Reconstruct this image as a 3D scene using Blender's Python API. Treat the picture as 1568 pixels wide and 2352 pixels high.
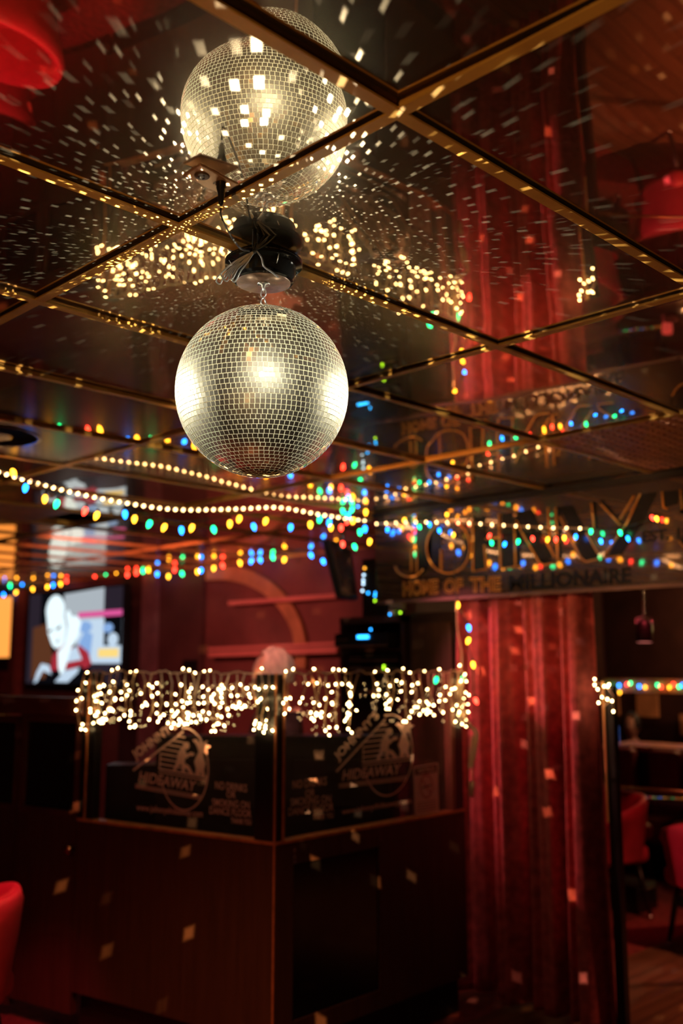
import bpy, math, random
from math import sin, cos, tan, pi, radians, sqrt, atan2
from mathutils import Vector, Matrix
random.seed(7)
S = bpy.context.scene
for o in list(bpy.data.objects): bpy.data.objects.remove(o)
COL = S.collection

# ------------------------------------------------------------------ camera
FPX = 2264.0; PITCH = radians(8.8); HCAM = 1.68; ZC = 2.56      # eye height, ceiling height
R2 = sqrt(2)
def C(X, F, z=0.0):
    "point X metres to the right and F metres ahead of the photographer, in room axes"
    return Vector(((X+F)/R2, (F-X)/R2, z))
CAM = C(0, 0, HCAM)
RGT = Vector((1, -1, 0))/R2; FWD = Vector((1, 1, 0))/R2; UPV = Vector((0, 0, 1))
cd = bpy.data.cameras.new('camera'); cam = bpy.data.objects.new('camera', cd); COL.objects.link(cam)
cam.location = CAM; cam.rotation_euler = (pi/2+PITCH, 0, -pi/4)
cd.sensor_fit = 'HORIZONTAL'; cd.sensor_width = 24.0; cd.lens = FPX/1568*24.0
cd.clip_start = 0.05; cd.clip_end = 60
cd.dof.use_dof = True; cd.dof.focus_distance = 2.05; cd.dof.aperture_fstop = 2.2
S.camera = cam
def ray(u, v):
    x = (u-784)/FPX; y = (1176-v)/FPX
    return RGT*x + FWD*(cos(PITCH)-y*sin(PITCH)) + UPV*(sin(PITCH)+y*cos(PITCH))
def P(u, v, x=None, y=None, z=None, F=None):
    "where the line of sight through a measured point of the photo meets a real plane of the room"
    d = ray(u, v)
    if x is not None: t = (x-CAM.x)/d.x
    elif y is not None: t = (y-CAM.y)/d.y
    elif z is not None: t = (z-CAM.z)/d.z
    else: t = F/d.dot(FWD)
    return CAM + d*t

# ------------------------------------------------------------------ world, exposure
W = bpy.data.worlds.new('world'); S.world = W; W.use_nodes = True
bg = W.node_tree.nodes['Background']; bg.inputs[0].default_value = (1.0, .16, .10, 1); bg.inputs[1].default_value = 0.007
S.view_settings.view_transform = 'Standard'; S.view_settings.look = 'None'
S.view_settings.exposure = 0.0; S.view_settings.gamma = 1.0; S.view_settings.use_curve_mapping = False
S.cycles.max_bounces = 7; S.cycles.diffuse_bounces = 2; S.cycles.glossy_bounces = 5
S.cycles.transparent_max_bounces = 12; S.cycles.sample_clamp_indirect = 10.0
S.cycles.caustics_reflective = False; S.cycles.caustics_refractive = False; S.cycles.use_light_tree = True

def lamp(name, kind, loc, power, col, target=None, size=.05, angle=60, blend=.5, parent=None, spread=None):
    l = bpy.data.lights.new(name, kind); l.energy = power; l.color = col
    o = bpy.data.objects.new(name, l); COL.objects.link(o); o.location = loc
    if kind == 'SPOT': l.spot_size = radians(angle); l.spot_blend = blend; l.shadow_soft_size = size
    elif kind == 'POINT': l.shadow_soft_size = size
    elif kind == 'AREA':
        l.shape = 'SQUARE'; l.size = size
        if spread: l.spread = spread
    if target is not None:
        o.rotation_euler = (Vector(target)-Vector(loc)).to_track_quat('-Z', 'Y').to_euler()
    return o
BALL = C(-.169, 2.037, 2.254); RB = .183
PIN = [C(.16, -.05, 2.50), C(-2.25, 2.65, 2.42), C(1.80, 3.0, 2.40)]
WARM = (1.0, .93, .72)
CPOW, BPOW, FPOW, WPOW = 50, 620, 2600, 330      # added spots imitating tile light on ceiling, booth, dance floor, curtain
lamp('pin_spot_front', 'SPOT', PIN[0], 330, WARM, BALL, .09, 11, .3)
lamp('pin_spot_left', 'SPOT', PIN[1], 1500, WARM, BALL, .12, 11.5, .3)
lamp('pin_spot_right', 'SPOT', PIN[2], 1300, WARM, BALL, .12, 11.5, .3)
RED = (1.0, .045, .05)
lamp('red_spot_curtain', 'SPOT', C(-.75, 5.15, 2.45), 135, (1, .22, .23), C(.68, 5.20, 1.52), .012, 40, .8)
lamp('red_spot_chair', 'SPOT', C(-1.35, 3.4, 2.5), 120, (1, .06, .11), C(-1.52, 4.1, .85), .03, 30, .5)
lamp('red_spot_tables', 'SPOT', C(2.0, 6.2, 2.5), 26, (1, .07, .09), C(1.75, 7.0, .5), .03, 48, .9)
lamp('booth_fill', 'SPOT', C(-.55, 4.72, 2.45), 34, (1, .32, .25), C(-.35, 5.2, 1.6), .02, 60, .8)  # unseen red lamp added to brighten the person's head in the booth
lamp('amber_fill_sign', 'SPOT', C(-1.2, 2.6, 2.3), 115, (1, .42, .14), C(1.0, 5.0, 2.3), .02, 34, .6)  # added fill for the letters' gold edges, unseen in the room
lamp('amber_fill_ceiling', 'SPOT', C(-.8, -.7, 1.1), 55, (1, .50, .16), C(.10, 1.75, 2.56), .03, 56, .9)  # unseen lamp added low down to light the undersides of the ceiling bars
lamp('red_wash_wall', 'SPOT', C(-1.9, 6.3, 2.4), 110, (1, .24, .21), C(-1.0, 9.0, 1.7), .03, 110, .9)
lamp('red_wash_floor', 'SPOT', C(2.7, 4.6, 2.45), 200, (1, .30, .14), C(2.75, 5.3, 0), .04, 84, .9)
lamp('red_wash_booth', 'SPOT', C(-1.6, 1.4, 2.45), 15, (1, .24, .17), C(-.9, 4.4, .9), .03, 70, .9)
lamp('amber_wash_floor', 'SPOT', C(-.9, 2.6, 2.45), 110, (1, .28, .09), C(-.9, 3.1, 0), .03, 84, .9)

# ------------------------------------------------------------------ materials
MATS = {}
def mat(name, col, rough=.5, metal=0.0, emit=None, es=0.0, noise=0.0, scale=8.0, bump=0.0, bscale=60.0, coat=0.0, stretch=None):
    if name in MATS: return MATS[name]
    m = bpy.data.materials.new(name); MATS[name] = m; m.use_nodes = True
    nt = m.node_tree; b = nt.nodes['Principled BSDF']
    b.inputs['Base Color'].default_value = (*col, 1); b.inputs['Roughness'].default_value = rough
    b.inputs['Metallic'].default_value = metal
    if coat: b.inputs['Coat Weight'].default_value = coat
    if emit: b.inputs['Emission Color'].default_value = (*emit, 1); b.inputs['Emission Strength'].default_value = es
    if noise or bump:
        tc = nt.nodes.new('ShaderNodeTexCoord'); mp = nt.nodes.new('ShaderNodeMapping')
        nt.links.new(tc.outputs['Object'], mp.inputs[0])
        if stretch: mp.inputs['Scale'].default_value = stretch
    if noise:
        n = nt.nodes.new('ShaderNodeTexNoise'); n.inputs['Scale'].default_value = scale; n.inputs['Detail'].default_value = 5
        nt.links.new(mp.outputs[0], n.inputs['Vector'])
        r = nt.nodes.new('ShaderNodeValToRGB')
        r.color_ramp.elements[0].position = .3; r.color_ramp.elements[1].position = .7
        r.color_ramp.elements[0].color = (*[c*(1-noise) for c in col], 1)
        r.color_ramp.elements[1].color = (*[min(1, c*(1+noise)) for c in col], 1)
        nt.links.new(n.outputs['Fac'], r.inputs[0]); nt.links.new(r.outputs[0], b.inputs['Base Color'])
    if bump:
        n2 = nt.nodes.new('ShaderNodeTexNoise'); n2.inputs['Scale'].default_value = bscale
        nt.links.new(mp.outputs[0], n2.inputs['Vector'])
        bp = nt.nodes.new('ShaderNodeBump'); bp.inputs['Strength'].default_value = bump; bp.inputs['Distance'].default_value = .01
        nt.links.new(n2.outputs['Fac'], bp.inputs['Height']); nt.links.new(bp.outputs[0], b.inputs['Normal'])
    return m
def glow(name, col, s):
    if name in MATS: return MATS[name]
    m = bpy.data.materials.new(name); MATS[name] = m; m.use_nodes = True
    nt = m.node_tree; nt.nodes.clear()
    e = nt.nodes.new('ShaderNodeEmission'); e.inputs[0].default_value = (*col, 1); e.inputs[1].default_value = s
    o = nt.nodes.new('ShaderNodeOutputMaterial'); nt.links.new(e.outputs[0], o.inputs[0]); return m
def glassmat(name, tint, refl=1.0):
    if name in MATS: return MATS[name]
    m = bpy.data.materials.new(name); MATS[name] = m; m.use_nodes = True
    nt = m.node_tree; nt.nodes.clear()
    t = nt.nodes.new('ShaderNodeBsdfTransparent'); t.inputs[0].default_value = (*tint, 1)
    g = nt.nodes.new('ShaderNodeBsdfGlossy'); g.inputs['Roughness'].default_value = .02; g.inputs[0].default_value = (refl, refl, refl, 1)
    f = nt.nodes.new('ShaderNodeFresnel'); f.inputs[0].default_value = 1.5
    mx = nt.nodes.new('ShaderNodeMixShader'); o = nt.nodes.new('ShaderNodeOutputMaterial')
    ge = nt.nodes.new('ShaderNodeNewGeometry'); iv = nt.nodes.new('ShaderNodeMath'); iv.operation = 'SUBTRACT'; iv.inputs[0].default_value = 1; nt.links.new(ge.outputs['Backfacing'], iv.inputs[1])
    ml = nt.nodes.new('ShaderNodeMath'); ml.operation = 'MULTIPLY'; nt.links.new(f.outputs[0], ml.inputs[0]); nt.links.new(iv.outputs[0], ml.inputs[1])
    nt.links.new(ml.outputs[0], mx.inputs[0]); nt.links.new(t.outputs[0], mx.inputs[1]); nt.links.new(g.outputs[0], mx.inputs[2])
    nt.links.new(mx.outputs[0], o.inputs[0]); return m
def mirrormat(name, tint, dust, rough, wave, wscale, haze=.22):
    "mirror film: glossy coat over a little dust, slightly wavy"
    m = bpy.data.materials.new(name); MATS[name] = m; m.use_nodes = True
    nt = m.node_tree; nt.nodes.clear()
    tc = nt.nodes.new('ShaderNodeTexCoord')
    n = nt.nodes.new('ShaderNodeTexNoise'); n.inputs['Scale'].default_value = wscale; n.inputs['Detail'].default_value = 1
    nt.links.new(tc.outputs['Object'], n.inputs['Vector'])
    bp = nt.nodes.new('ShaderNodeBump'); bp.inputs['Strength'].default_value = 1; bp.inputs['Distance'].default_value = wave
    nt.links.new(n.outputs['Fac'], bp.inputs['Height'])
    g = nt.nodes.new('ShaderNodeBsdfGlossy'); g.inputs[0].default_value = (*tint, 1); g.inputs['Roughness'].default_value = rough
    nt.links.new(bp.outputs[0], g.inputs['Normal'])
    gb = nt.nodes.new('ShaderNodeBsdfGlossy'); gb.inputs[0].default_value = (*tint, 1); gb.inputs['Roughness'].default_value = .24
    gm = nt.nodes.new('ShaderNodeMixShader'); gm.inputs[0].default_value = haze
    nt.links.new(g.outputs[0], gm.inputs[1]); nt.links.new(gb.outputs[0], gm.inputs[2])
    d = nt.nodes.new('ShaderNodeBsdfDiffuse')
    n2 = nt.nodes.new('ShaderNodeTexNoise'); n2.inputs['Scale'].default_value = 60; n2.inputs['Detail'].default_value = 6
    nt.links.new(tc.outputs['Object'], n2.inputs['Vector'])
    r = nt.nodes.new('ShaderNodeValToRGB'); r.color_ramp.elements[0].color = (.35, .32, .26, 1); r.color_ramp.elements[1].color = (.95, .92, .8, 1)
    nt.links.new(n2.outputs['Fac'], r.inputs[0]); nt.links.new(r.outputs[0], d.inputs[0])
    mx = nt.nodes.new('ShaderNodeMixShader'); mx.inputs[0].default_value = dust
    o = nt.nodes.new('ShaderNodeOutputMaterial')
    nt.links.new(gm.outputs[0], mx.inputs[1]); nt.links.new(d.outputs[0], mx.inputs[2]); nt.links.new(mx.outputs[0], o.inputs[0])
    return m
def woodmat(name, c1, c2, scale, rough, axis='Z', coat=0):
    if name in MATS: return MATS[name]
    m = bpy.data.materials.new(name); MATS[name] = m; m.use_nodes = True
    nt = m.node_tree; b = nt.nodes['Principled BSDF']
    tc = nt.nodes.new('ShaderNodeTexCoord'); mp = nt.nodes.new('ShaderNodeMapping')
    sc = {'Z': (1, 1, .06), 'X': (.06, 1, 1), 'Y': (1, .06, 1)}[axis]; mp.inputs['Scale'].default_value = sc
    nt.links.new(tc.outputs['Object'], mp.inputs[0])
    n = nt.nodes.new('ShaderNodeTexNoise'); n.inputs['Scale'].default_value = scale; n.inputs['Detail'].default_value = 8; n.inputs['Roughness'].default_value = .65
    nt.links.new(mp.outputs[0], n.inputs['Vector'])
    r = nt.nodes.new('ShaderNodeValToRGB'); r.color_ramp.elements[0].position = .32; r.color_ramp.elements[1].position = .68
    r.color_ramp.elements[0].color = (*c1, 1); r.color_ramp.elements[1].color = (*c2, 1)
    nt.links.new(n.outputs['Fac'], r.inputs[0]); nt.links.new(r.outputs[0], b.inputs['Base Color'])
    b.inputs['Roughness'].default_value = rough
    if coat: b.inputs['Coat Weight'].default_value = coat; b.inputs['Coat Roughness'].default_value = .15
    return m

M_BLACK = mat('black_plastic', (.012, .011, .012), .35, bump=.1)
M_DARK = mat('black_paint', (.014, .008, .008), .5, noise=.3)
M_WOODP = woodmat('booth_walnut_laminate', (.060, .026, .014), (.105, .048, .026), 40, .55)
M_EDGE = mat('orange_wood_edge', (.62, .24, .09), .4, noise=.3, scale=20)
M_GOLD = mat('brass_bar', (.92, .48, .11), .45, 0, noise=.2, scale=14)
M_METAL = mat('steel', (.6, .6, .6), .25, 1.0, noise=.05)
M_CORDW = mat('cream_wire', (.95, .66, .42), .5, noise=.1)
M_CORDG = mat('dark_green_wire', (.02, .05, .03), .5, noise=.1)
M_CORDB = mat('black_cord', (.02, .02, .022), .25, noise=.2)
M_VELVET = mat('red_curtain_cloth', (.52, .105, .115), .75, noise=.35, scale=22, bump=.4, bscale=30)
M_REDUP = mat('red_vinyl', (.55, .04, .075), .5, noise=.15, scale=10, bump=.15)
M_BGLASS = glassmat('clear_booth_glass', (.93, .90, .90))
M_ETCH = mat('frosted_pink_etching', (.98, .62, .52), .7, noise=.1, scale=40)
M_WHITE = mat('white_card', (.82, .78, .75), .6, noise=.05)
B_WARM = glow('warm_white_bulb', (1.0, .66, .27), 30); B_ROPE = glow('globe_bulb', (1.0, .60, .24), 13)
BC = {'r': glow('red_bulb', (1, .04, .02), 11), 'g': glow('green_bulb', (.01, 1, .30), 8),
      'b': glow('blue_bulb', (.01, .20, 1), 13), 'y': glow('amber_bulb', (1, .40, .02), 10), 'w': B_WARM}

# ------------------------------------------------------------------ mesh helpers
MW = {}
class MB:
    def __init__(s): s.v = []; s.f = []; s.m = []; s.sm = []
    def add(s, vs, fs, mi=0, smooth=False):
        k = len(s.v); s.v += [Vector(p) for p in vs]
        for f in fs: s.f.append([i+k for i in f]); s.m.append(mi); s.sm.append(smooth)
    def box(s, c, d, rot=None, mi=0):
        c = Vector(c); x, y, z = d[0]/2, d[1]/2, d[2]/2
        vs = [Vector((a*x, b*y, e*z)) for e in (-1, 1) for b in (-1, 1) for a in (-1, 1)]
        if rot is not None: vs = [rot @ p for p in vs]
        s.add([c+p for p in vs], [(0, 2, 3, 1), (4, 5, 7, 6), (0, 1, 5, 4), (2, 6, 7, 3), (0, 4, 6, 2), (1, 3, 7, 5)], mi)
    def frame(s, o, ex, ey, ez, mi=0):
        "box from a corner o along three edge vectors"
        o = Vector(o); vs = [o, o+ex, o+ey, o+ex+ey, o+ez, o+ex+ez, o+ey+ez, o+ex+ey+ez]
        s.add(vs, [(0, 2, 3, 1), (4, 5, 7, 6), (0, 1, 5, 4), (2, 6, 7, 3), (0, 4, 6, 2), (1, 3, 7, 5)], mi)
    def lathe(s, base, prof, n=20, axis=(0, 0, 1), mi=0, smooth=True):
        q = Vector((0, 0, 1)).rotation_difference(Vector(axis)); base = Vector(base); vs = []; fs = []
        for (r, h) in prof:
            for i in range(n):
                a = 2*pi*i/n; vs.append(base+q @ Vector((r*cos(a), r*sin(a), h)))
        for j in range(len(prof)-1):
            for i in range(n):
                a, b = j*n+i, j*n+(i+1) % n; fs.append((a, b, b+n, a+n))
        if prof[0][0] > 1e-6: fs.append(tuple(range(n))[::-1])
        if prof[-1][0] > 1e-6: fs.append(tuple(range((len(prof)-1)*n, len(prof)*n)))
        s.add(vs, fs, mi, smooth)
    def tube(s, pts, r, n=6, mi=0, cyc=False):
        pts = [Vector(p) for p in pts]; L = len(pts)
        rr = r if isinstance(r, (list, tuple)) else [r]*L
        up = None; vs = []; fs = []
        for i, p in enumerate(pts):
            a = pts[(i-1) % L] if (cyc or i > 0) else p; b = pts[(i+1) % L] if (cyc or i < L-1) else p
            t = (b-a).normalized() if (b-a).length > 1e-9 else Vector((0, 0, 1))
            if up is None: up = t.orthogonal().normalized()
            up = (up - t*up.dot(t)); up = up.normalized() if up.length > 1e-6 else t.orthogonal().normalized()
            w = t.cross(up)
            for k in range(n): vs.append(p+(up*cos(2*pi*k/n)+w*sin(2*pi*k/n))*rr[i])
        for i in range(L if cyc else L-1):
            j = (i+1) % L
            for k in range(n): fs.append((i*n+k, i*n+(k+1) % n, j*n+(k+1) % n, j*n+k))
        if not cyc: fs += [tuple(range(n))[::-1], tuple(range((L-1)*n, L*n))]
        s.add(vs, fs, mi, True)
    def grid(s, fn, nu, nv, mi=0, smooth=True, close=False):
        vs = [fn(i/nu, j/nv) for j in range(nv+1) for i in range(nu+1)]
        fs = [(j*(nu+1)+i, j*(nu+1)+i+1, (j+1)*(nu+1)+i+1, (j+1)*(nu+1)+i) for j in range(nv) for i in range(nu)]
        s.add(vs, fs, mi, smooth)
    def build(s, name, mats, parent=None, **tg):
        me = bpy.data.meshes.new(name)
        inv = MW[parent.name].inverted() if parent is not None else Matrix.Identity(4)
        me.from_pydata([inv @ p for p in s.v], [], s.f); me.update()
        if not isinstance(mats, (list, tuple)): mats = [mats]
        for m in mats: me.materials.append(m)
        me.polygons.foreach_set('material_index', s.m); me.polygons.foreach_set('use_smooth', s.sm)
        o = bpy.data.objects.new(name, me); COL.objects.link(o)
        if parent is not None: o.parent = parent; MW[o.name] = MW[parent.name].copy()
        else: MW[o.name] = Matrix.Identity(4)
        for k, v in tg.items(): o[k] = v
        return o
def empty(name, loc, label, category, group=None, rz=0):
    o = bpy.data.objects.new(name, None); COL.objects.link(o); o.location = loc; o.rotation_euler = (0, 0, rz)
    o.empty_display_size = .1
    MW[o.name] = Matrix.Translation(Vector(loc)) @ Matrix.Rotation(rz, 4, 'Z')
    o['label'] = label; o['category'] = category
    if group: o['group'] = group
    return o
def copy_tree(o, parent=None):
    c = o.copy(); COL.objects.link(c)
    if parent is not None: c.parent = parent
    for ch in list(o.children): copy_tree(ch, c)
    return c
def rounded_box(mb, c, d, r, rot=None, seg=3, mi=0):
    "box with rounded edges (superellipsoid-like grid)"
    c = Vector(c); n = seg*4
    hx, hy, hz = d[0]/2-r, d[1]/2-r, d[2]/2-r
    vs = []; fs = []; NU, NV = 24, 12
    for j in range(NV+1):
        ph = -pi/2+pi*j/NV
        for i in range(NU):
            th = 2*pi*(i+.5)/NU
            nx, ny, nz = cos(ph)*cos(th), cos(ph)*sin(th), sin(ph)
            p = Vector(((hx if nx > 0 else -hx)+nx*r, (hy if ny > 0 else -hy)+ny*r, (hz if nz > 0 else -hz)+nz*r))
            if rot is not None: p = rot @ p
            vs.append(c+p)
    for j in range(NV):
        for i in range(NU):
            a, b = j*NU+i, j*NU+(i+1) % NU; fs.append((a, b, b+NU, a+NU))
    fs.append(tuple(range(NU))[::-1]); fs.append(tuple(range(NV*NU, NV*NU+NU)))
    mb.add(vs, fs, mi, True)
def ellipsoid(mb, c, r, rot=None, n=14, mi=0):
    c = Vector(c); vs = []; fs = []
    for j in range(n+1):
        ph = -pi/2+pi*j/n
        for i in range(2*n):
            th = pi*i/n; p = Vector((r[0]*cos(ph)*cos(th), r[1]*cos(ph)*sin(th), r[2]*sin(ph)))
            if rot is not None: p = rot @ p
            vs.append(c+p)
    N = 2*n
    for j in range(n):
        for i in range(N):
            a, b = j*N+i, j*N+(i+1) % N; fs.append((a, b, b+N, a+N))
    mb.add(vs, fs, mi, True)
_tc = {}
def text_geo(s, bold=0.0):
    "flat lettering: vertices (x,y) and faces, height 1, left aligned at 0"
    if (s, bold) in _tc: return _tc[(s, bold)]
    cu = bpy.data.curves.new('t', 'FONT'); cu.body = s; cu.size = 1.0; cu.offset = bold; cu.resolution_u = 3; cu.fill_mode = 'BOTH'
    ob = bpy.data.objects.new('t', cu); COL.objects.link(ob)
    bpy.context.view_layer.update()
    me = bpy.data.meshes.new_from_object(ob.evaluated_get(bpy.context.evaluated_depsgraph_get()))
    vs = [(v.co.x, v.co.y) for v in me.vertices]; fs = [tuple(p.vertices) for p in me.polygons]
    bpy.data.objects.remove(ob); bpy.data.meshes.remove(me)
    x0 = min(v[0] for v in vs); x1 = max(v[0] for v in vs); y0 = min(v[1] for v in vs); y1 = max(v[1] for v in vs)
    _tc[(s, bold)] = (vs, fs, x0, x1, y0, y1); return _tc[(s, bold)]
def put_text(mb, s, fn, bold=0.0, mi=0):
    "fn maps the unit square of the text box to space"
    vs, fs, x0, x1, y0, y1 = text_geo(s, bold)
    mb.add([fn((x-x0)/(x1-x0), (y-y0)/(y1-y0)) for x, y in vs], fs, mi)
def strip(mb, pts, w, nrm, mi=0, cyc=False):
    "flat ribbon of width w along pts in the plane with normal nrm"
    n = len(pts); a = []; b = []
    for i in range(n):
        p0 = pts[(i-1) % n] if (cyc or i > 0) else pts[i]; p1 = pts[(i+1) % n] if (cyc or i < n-1) else pts[i]
        t = (p1-p0).normalized(); s = t.cross(nrm).normalized()*w/2
        a.append(pts[i]+s); b.append(pts[i]-s)
    fs = [(i, (i+1) % n, n+(i+1) % n, n+i) for i in range(n if cyc else n-1)]
    mb.add(a+b, fs, mi)
def smooth_path(pts, k=8):
    pts = [Vector(p) for p in pts]; out = []
    for i in range(len(pts)-1):
        p0 = pts[max(i-1, 0)]; p1 = pts[i]; p2 = pts[i+1]; p3 = pts[min(i+2, len(pts)-1)]
        for j in range(k):
            t = j/k
            out.append(.5*((2*p1)+(p2-p0)*t+(2*p0-5*p1+4*p2-p3)*t*t+(3*p1-p0-3*p2+p3)*t**3))
    out.append(pts[-1]); return out

# ================================================================== SETTING
HC = ZC-HCAM
UL = [HC*(1.255+1.225*k) for k in range(-3, 8)]
VL = [HC*(1.11+.67*k) for k in range(-7, 17)]
US = 4.20
UB, VL_END, UR = 5.42, 11.6, 10.0        # back wall, left wall, far wall beyond the curtain
M_MIRROR = mirrormat('bronze_mirror_ceiling', (.97, .84, .68), .026, .010, .0014, 3.2, .24)
M_FLOORW = woodmat('dance_floor_wood', (.10, .045, .022), (.19, .09, .045), 14, .35, 'X')
# dance floor planks: add seams
def plank(m):
    nt = m.node_tree; b = nt.nodes['Principled BSDF']; tc = nt.nodes.new('ShaderNodeTexCoord')
    br = nt.nodes.new('ShaderNodeTexBrick'); br.inputs['Scale'].default_value = 1.0
    br.inputs['Brick Width'].default_value = 1.1; br.inputs['Row Height'].default_value = .09; br.inputs['Mortar Size'].default_value = .003
    br.inputs['Color1'].default_value = (1, 1, 1, 1); br.inputs['Color2'].default_value = (.72, .72, .72, 1); br.inputs['Mortar'].default_value = (.15, .15, .15, 1)
    nt.links.new(tc.outputs['Object'], br.inputs['Vector'])
    old = b.inputs['Base Color'].links[0].from_socket
    mx = nt.nodes.new('ShaderNodeMix'); mx.data_type = 'RGBA'; mx.blend_type = 'MULTIPLY'; mx.inputs[0].default_value = 1
    nt.links.new(old, mx.inputs[6]); nt.links.new(br.outputs['Color'], mx.inputs[7]); nt.links.new(mx.outputs[2], b.inputs['Base Color'])
plank(M_FLOORW)
M_CARPET = mat('red_carpet', (.20, .03, .03), .95, noise=.4, scale=30, bump=.5, bscale=200)
mb = MB(); mb.box((4.0, 4.0, -.05), (15.0, 16.0, .1)); mb.build('floor', M_CARPET, kind='structure')
# wooden dance floor: lies in front of the booth and on past the curtain on the right
mb = MB(); mb.box((2.2, .1, .004), (8.0, 6.0, .008)); mb.build('floor_dance', M_FLOORW, kind='structure')
GR = {(2, 1): 'e', (0, 4): 'p', (1, 7): 'e2'}   # (u index from 1.255, v index from 1.11) ceiling cells holding grilles
def ku(i): return HC*(1.255+1.225*i)
def kv(j): return HC*(1.11+.67*j)
mb = MB()
rnd = random.Random(3)
for i in range(-3, 8):
    for j in range(-7, 16):
        u0, u1, v0, v1 = ku(i), ku(i+1), kv(j), kv(j+1)
        if u0 >= UB-.01 and v0 > kv(5): continue
        if (i, j) in ((2, 1), (0, 4), (1, 7)): continue
        sag = rnd.uniform(.0012, .0032); tx = rnd.uniform(-.0016, .0016); ty = rnd.uniform(-.0016, .0016)
        if (i, j) == (-1, 0): sag, tx, ty = .0021, 0, 0            # the panel that shows the ball whole
        if (i, j) == (-1, -1): sag, tx, ty = .002, .0, -.0055
        if (i, j) == (0, 0): sag, tx, ty = .0018, .001, 0
        def f(a, b, u0=u0, u1=u1, v0=v0, v1=v1, s=sag, tx=tx, ty=ty):
            A, B = 2*a-1, 2*b-1
            return Vector((u0+(u1-u0)*a, v0+(v1-v0)*b, ZC+.006-s*(1-A*A)*(1-B*B)*1.0-tx*A-ty*B))
        mb.grid(f, 12, 8)
ceil = mb.build('ceiling', M_MIRROR, kind='structure')
mb = MB(); mb.box((4.0, 4.0, ZC+.14), (15.2, 16.2, .05)); mb.build('ceiling_deck', M_DARK, kind='structure')
tn = 0
for i in range(-3, 9):
    tn += 1; mb = MB(); y0, y1 = kv(-7), (VL_END if ku(i) < UB+.1 else kv(6))
    mb.box((ku(i), (y0+y1)/2, ZC-.002), (.024, y1-y0, .004)); mb.box((ku(i), (y0+y1)/2, ZC+.02), (.004, y1-y0, .04))
    mb.build('trim_%d' % tn, M_GOLD, kind='structure')
for j in range(-7, 16):
    tn += 1; mb = MB(); x0, x1 = ku(-3), (UB if j > 5 else ku(8))
    mb.box(((x0+x1)/2, kv(j), ZC-.0025), (x1-x0, .024, .004)); mb.box(((x0+x1)/2, kv(j), ZC+.02), (x1-x0, .004, .04))
    mb.build('trim_%d' % tn, M_GOLD, kind='structure')
M_WALLR = mat('red_brown_wall', (.20, .065, .05), .75, noise=.25, scale=3, bump=.1)
M_WALLD = mat('dark_panel_wall', (.05, .018, .016), .6, noise=.3, scale=4)
mb = MB(); mb.box((UB+.05, (4.75+VL_END)/2, ZC/2), (.1, VL_END-4.75, ZC)); mb.build('wall_back', M_WALLR, kind='structure')
mb = MB(); mb.box((UR+.05, 1.0, ZC/2), (.1, 9.6, ZC)); mb.build('wall_far', M_WALLD, kind='structure')
mb = MB(); mb.box((1.5, VL_END+.05, ZC/2), (9.0, .1, ZC)); mb.build('wall_left', M_WALLD, kind='structure')
mb = MB(); mb.box((7.7, 5.85, ZC/2), (4.5, .1, ZC)); mb.build('wall_side', M_WALLD, kind='structure')
# dark panels and pilasters on the back wall, left of the booth
def wallbox(mb, x0, y0, x1, y1, d0, d1, xw=UB):
    "box on the back wall between two measured corners, from d0 to d1 proud of it"
    a = P(x0, (y0+y1)/2, x=xw); b = P(x1, (y0+y1)/2, x=xw)
    zt = (P(x0, y0, x=xw).z+P(x1, y0, x=xw).z)/2; zb = (P(x0, y1, x=xw).z+P(x1, y1, x=xw).z)/2
    mb.box((xw-(d0+d1)/2, (a.y+b.y)/2, (zt+zb)/2), (abs(d1-d0), abs(a.y-b.y), zt-zb)); return (a.y, b.y, zb, zt)
def panel(name, x0, x1, m, d=.03, zt=ZC-.03):
    a = P(x0, 1450, x=UB).y; b = P(x1, 1450, x=UB).y; mb = MB()
    mb.box((UB-d/2, (a+b)/2, zt/2), (d, abs(a-b), zt)); return mb.build(name, m, kind='structure')
panel('wall_panel_trim', 288, 340, M_WALLD, .04)
panel('wall_pilaster_trim', 341, 372, mat('mauve_pilaster', (.22, .11, .11), .6, noise=.2), .09)
panel('wall_panel_trim_right', 373, 472, mat('brown_wall_panel', (.10, .04, .032), .65, noise=.25, scale=3), .04)
panel('wall_post_trim', 43, 56, mat('red_wood_post', (.42, .12, .08), .5, noise=.2), .10)
panel('wall_panel_left_trim', -200, 42, mat('dark_wall_panel', (.07, .025, .02), .6, noise=.3), .03)

# ================================================================== CEILING GRILLES
def grille(cell, u_end, name, label, holes):
    i, j = cell; u0, u1, v0, v1 = ku(i)+.012, u_end-.012, kv(j)+.012, kv(j+1)-.012
    root = empty(name, ((u0+u1)/2, (v0+v1)/2, ZC), label, 'ceiling grille', 'egg-crate grilles in the ceiling')
    mb = MB(); s = .046; h = .030
    x = u0
    while x <= u1: mb.box((x, (v0+v1)/2, ZC+h/2), (.009, v1-v0, h)); x += s
    y = v0
    while y <= v1: mb.box(((u0+u1)/2, y, ZC+h/2), (u1-u0, .009, h)); y += s
    mb.build('lattice', mat('brown_lattice', (.85, .40, .28), .4, .1, noise=.2), root)
    mb = MB(); mb.box(((u0+u1)/2, (v0+v1)/2, ZC+.10), (u1-u0, v1-v0, .006)); mb.build('backing', M_DARK, root)
    return root
grille((2, 1), 4.17, 'ceiling_grille', 'dark egg-crate grille in the mirrored ceiling right above the mirrored letter sign', 0)
grille((1, 7), ku(1)+.75, 'ceiling_grille', 'small rust-brown egg-crate grille in the ceiling above the television', 0)
u0, u1, v0, v1 = ku(0)+.012, ku(1)-.012, kv(4)+.012, kv(5)-.012
root = empty('ceiling_speaker', ((u0+u1)/2, (v0+v1)/2, ZC), 'perforated rectangular ceiling speaker with a round cone behind, left above the rope of lights', 'speaker')
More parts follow.
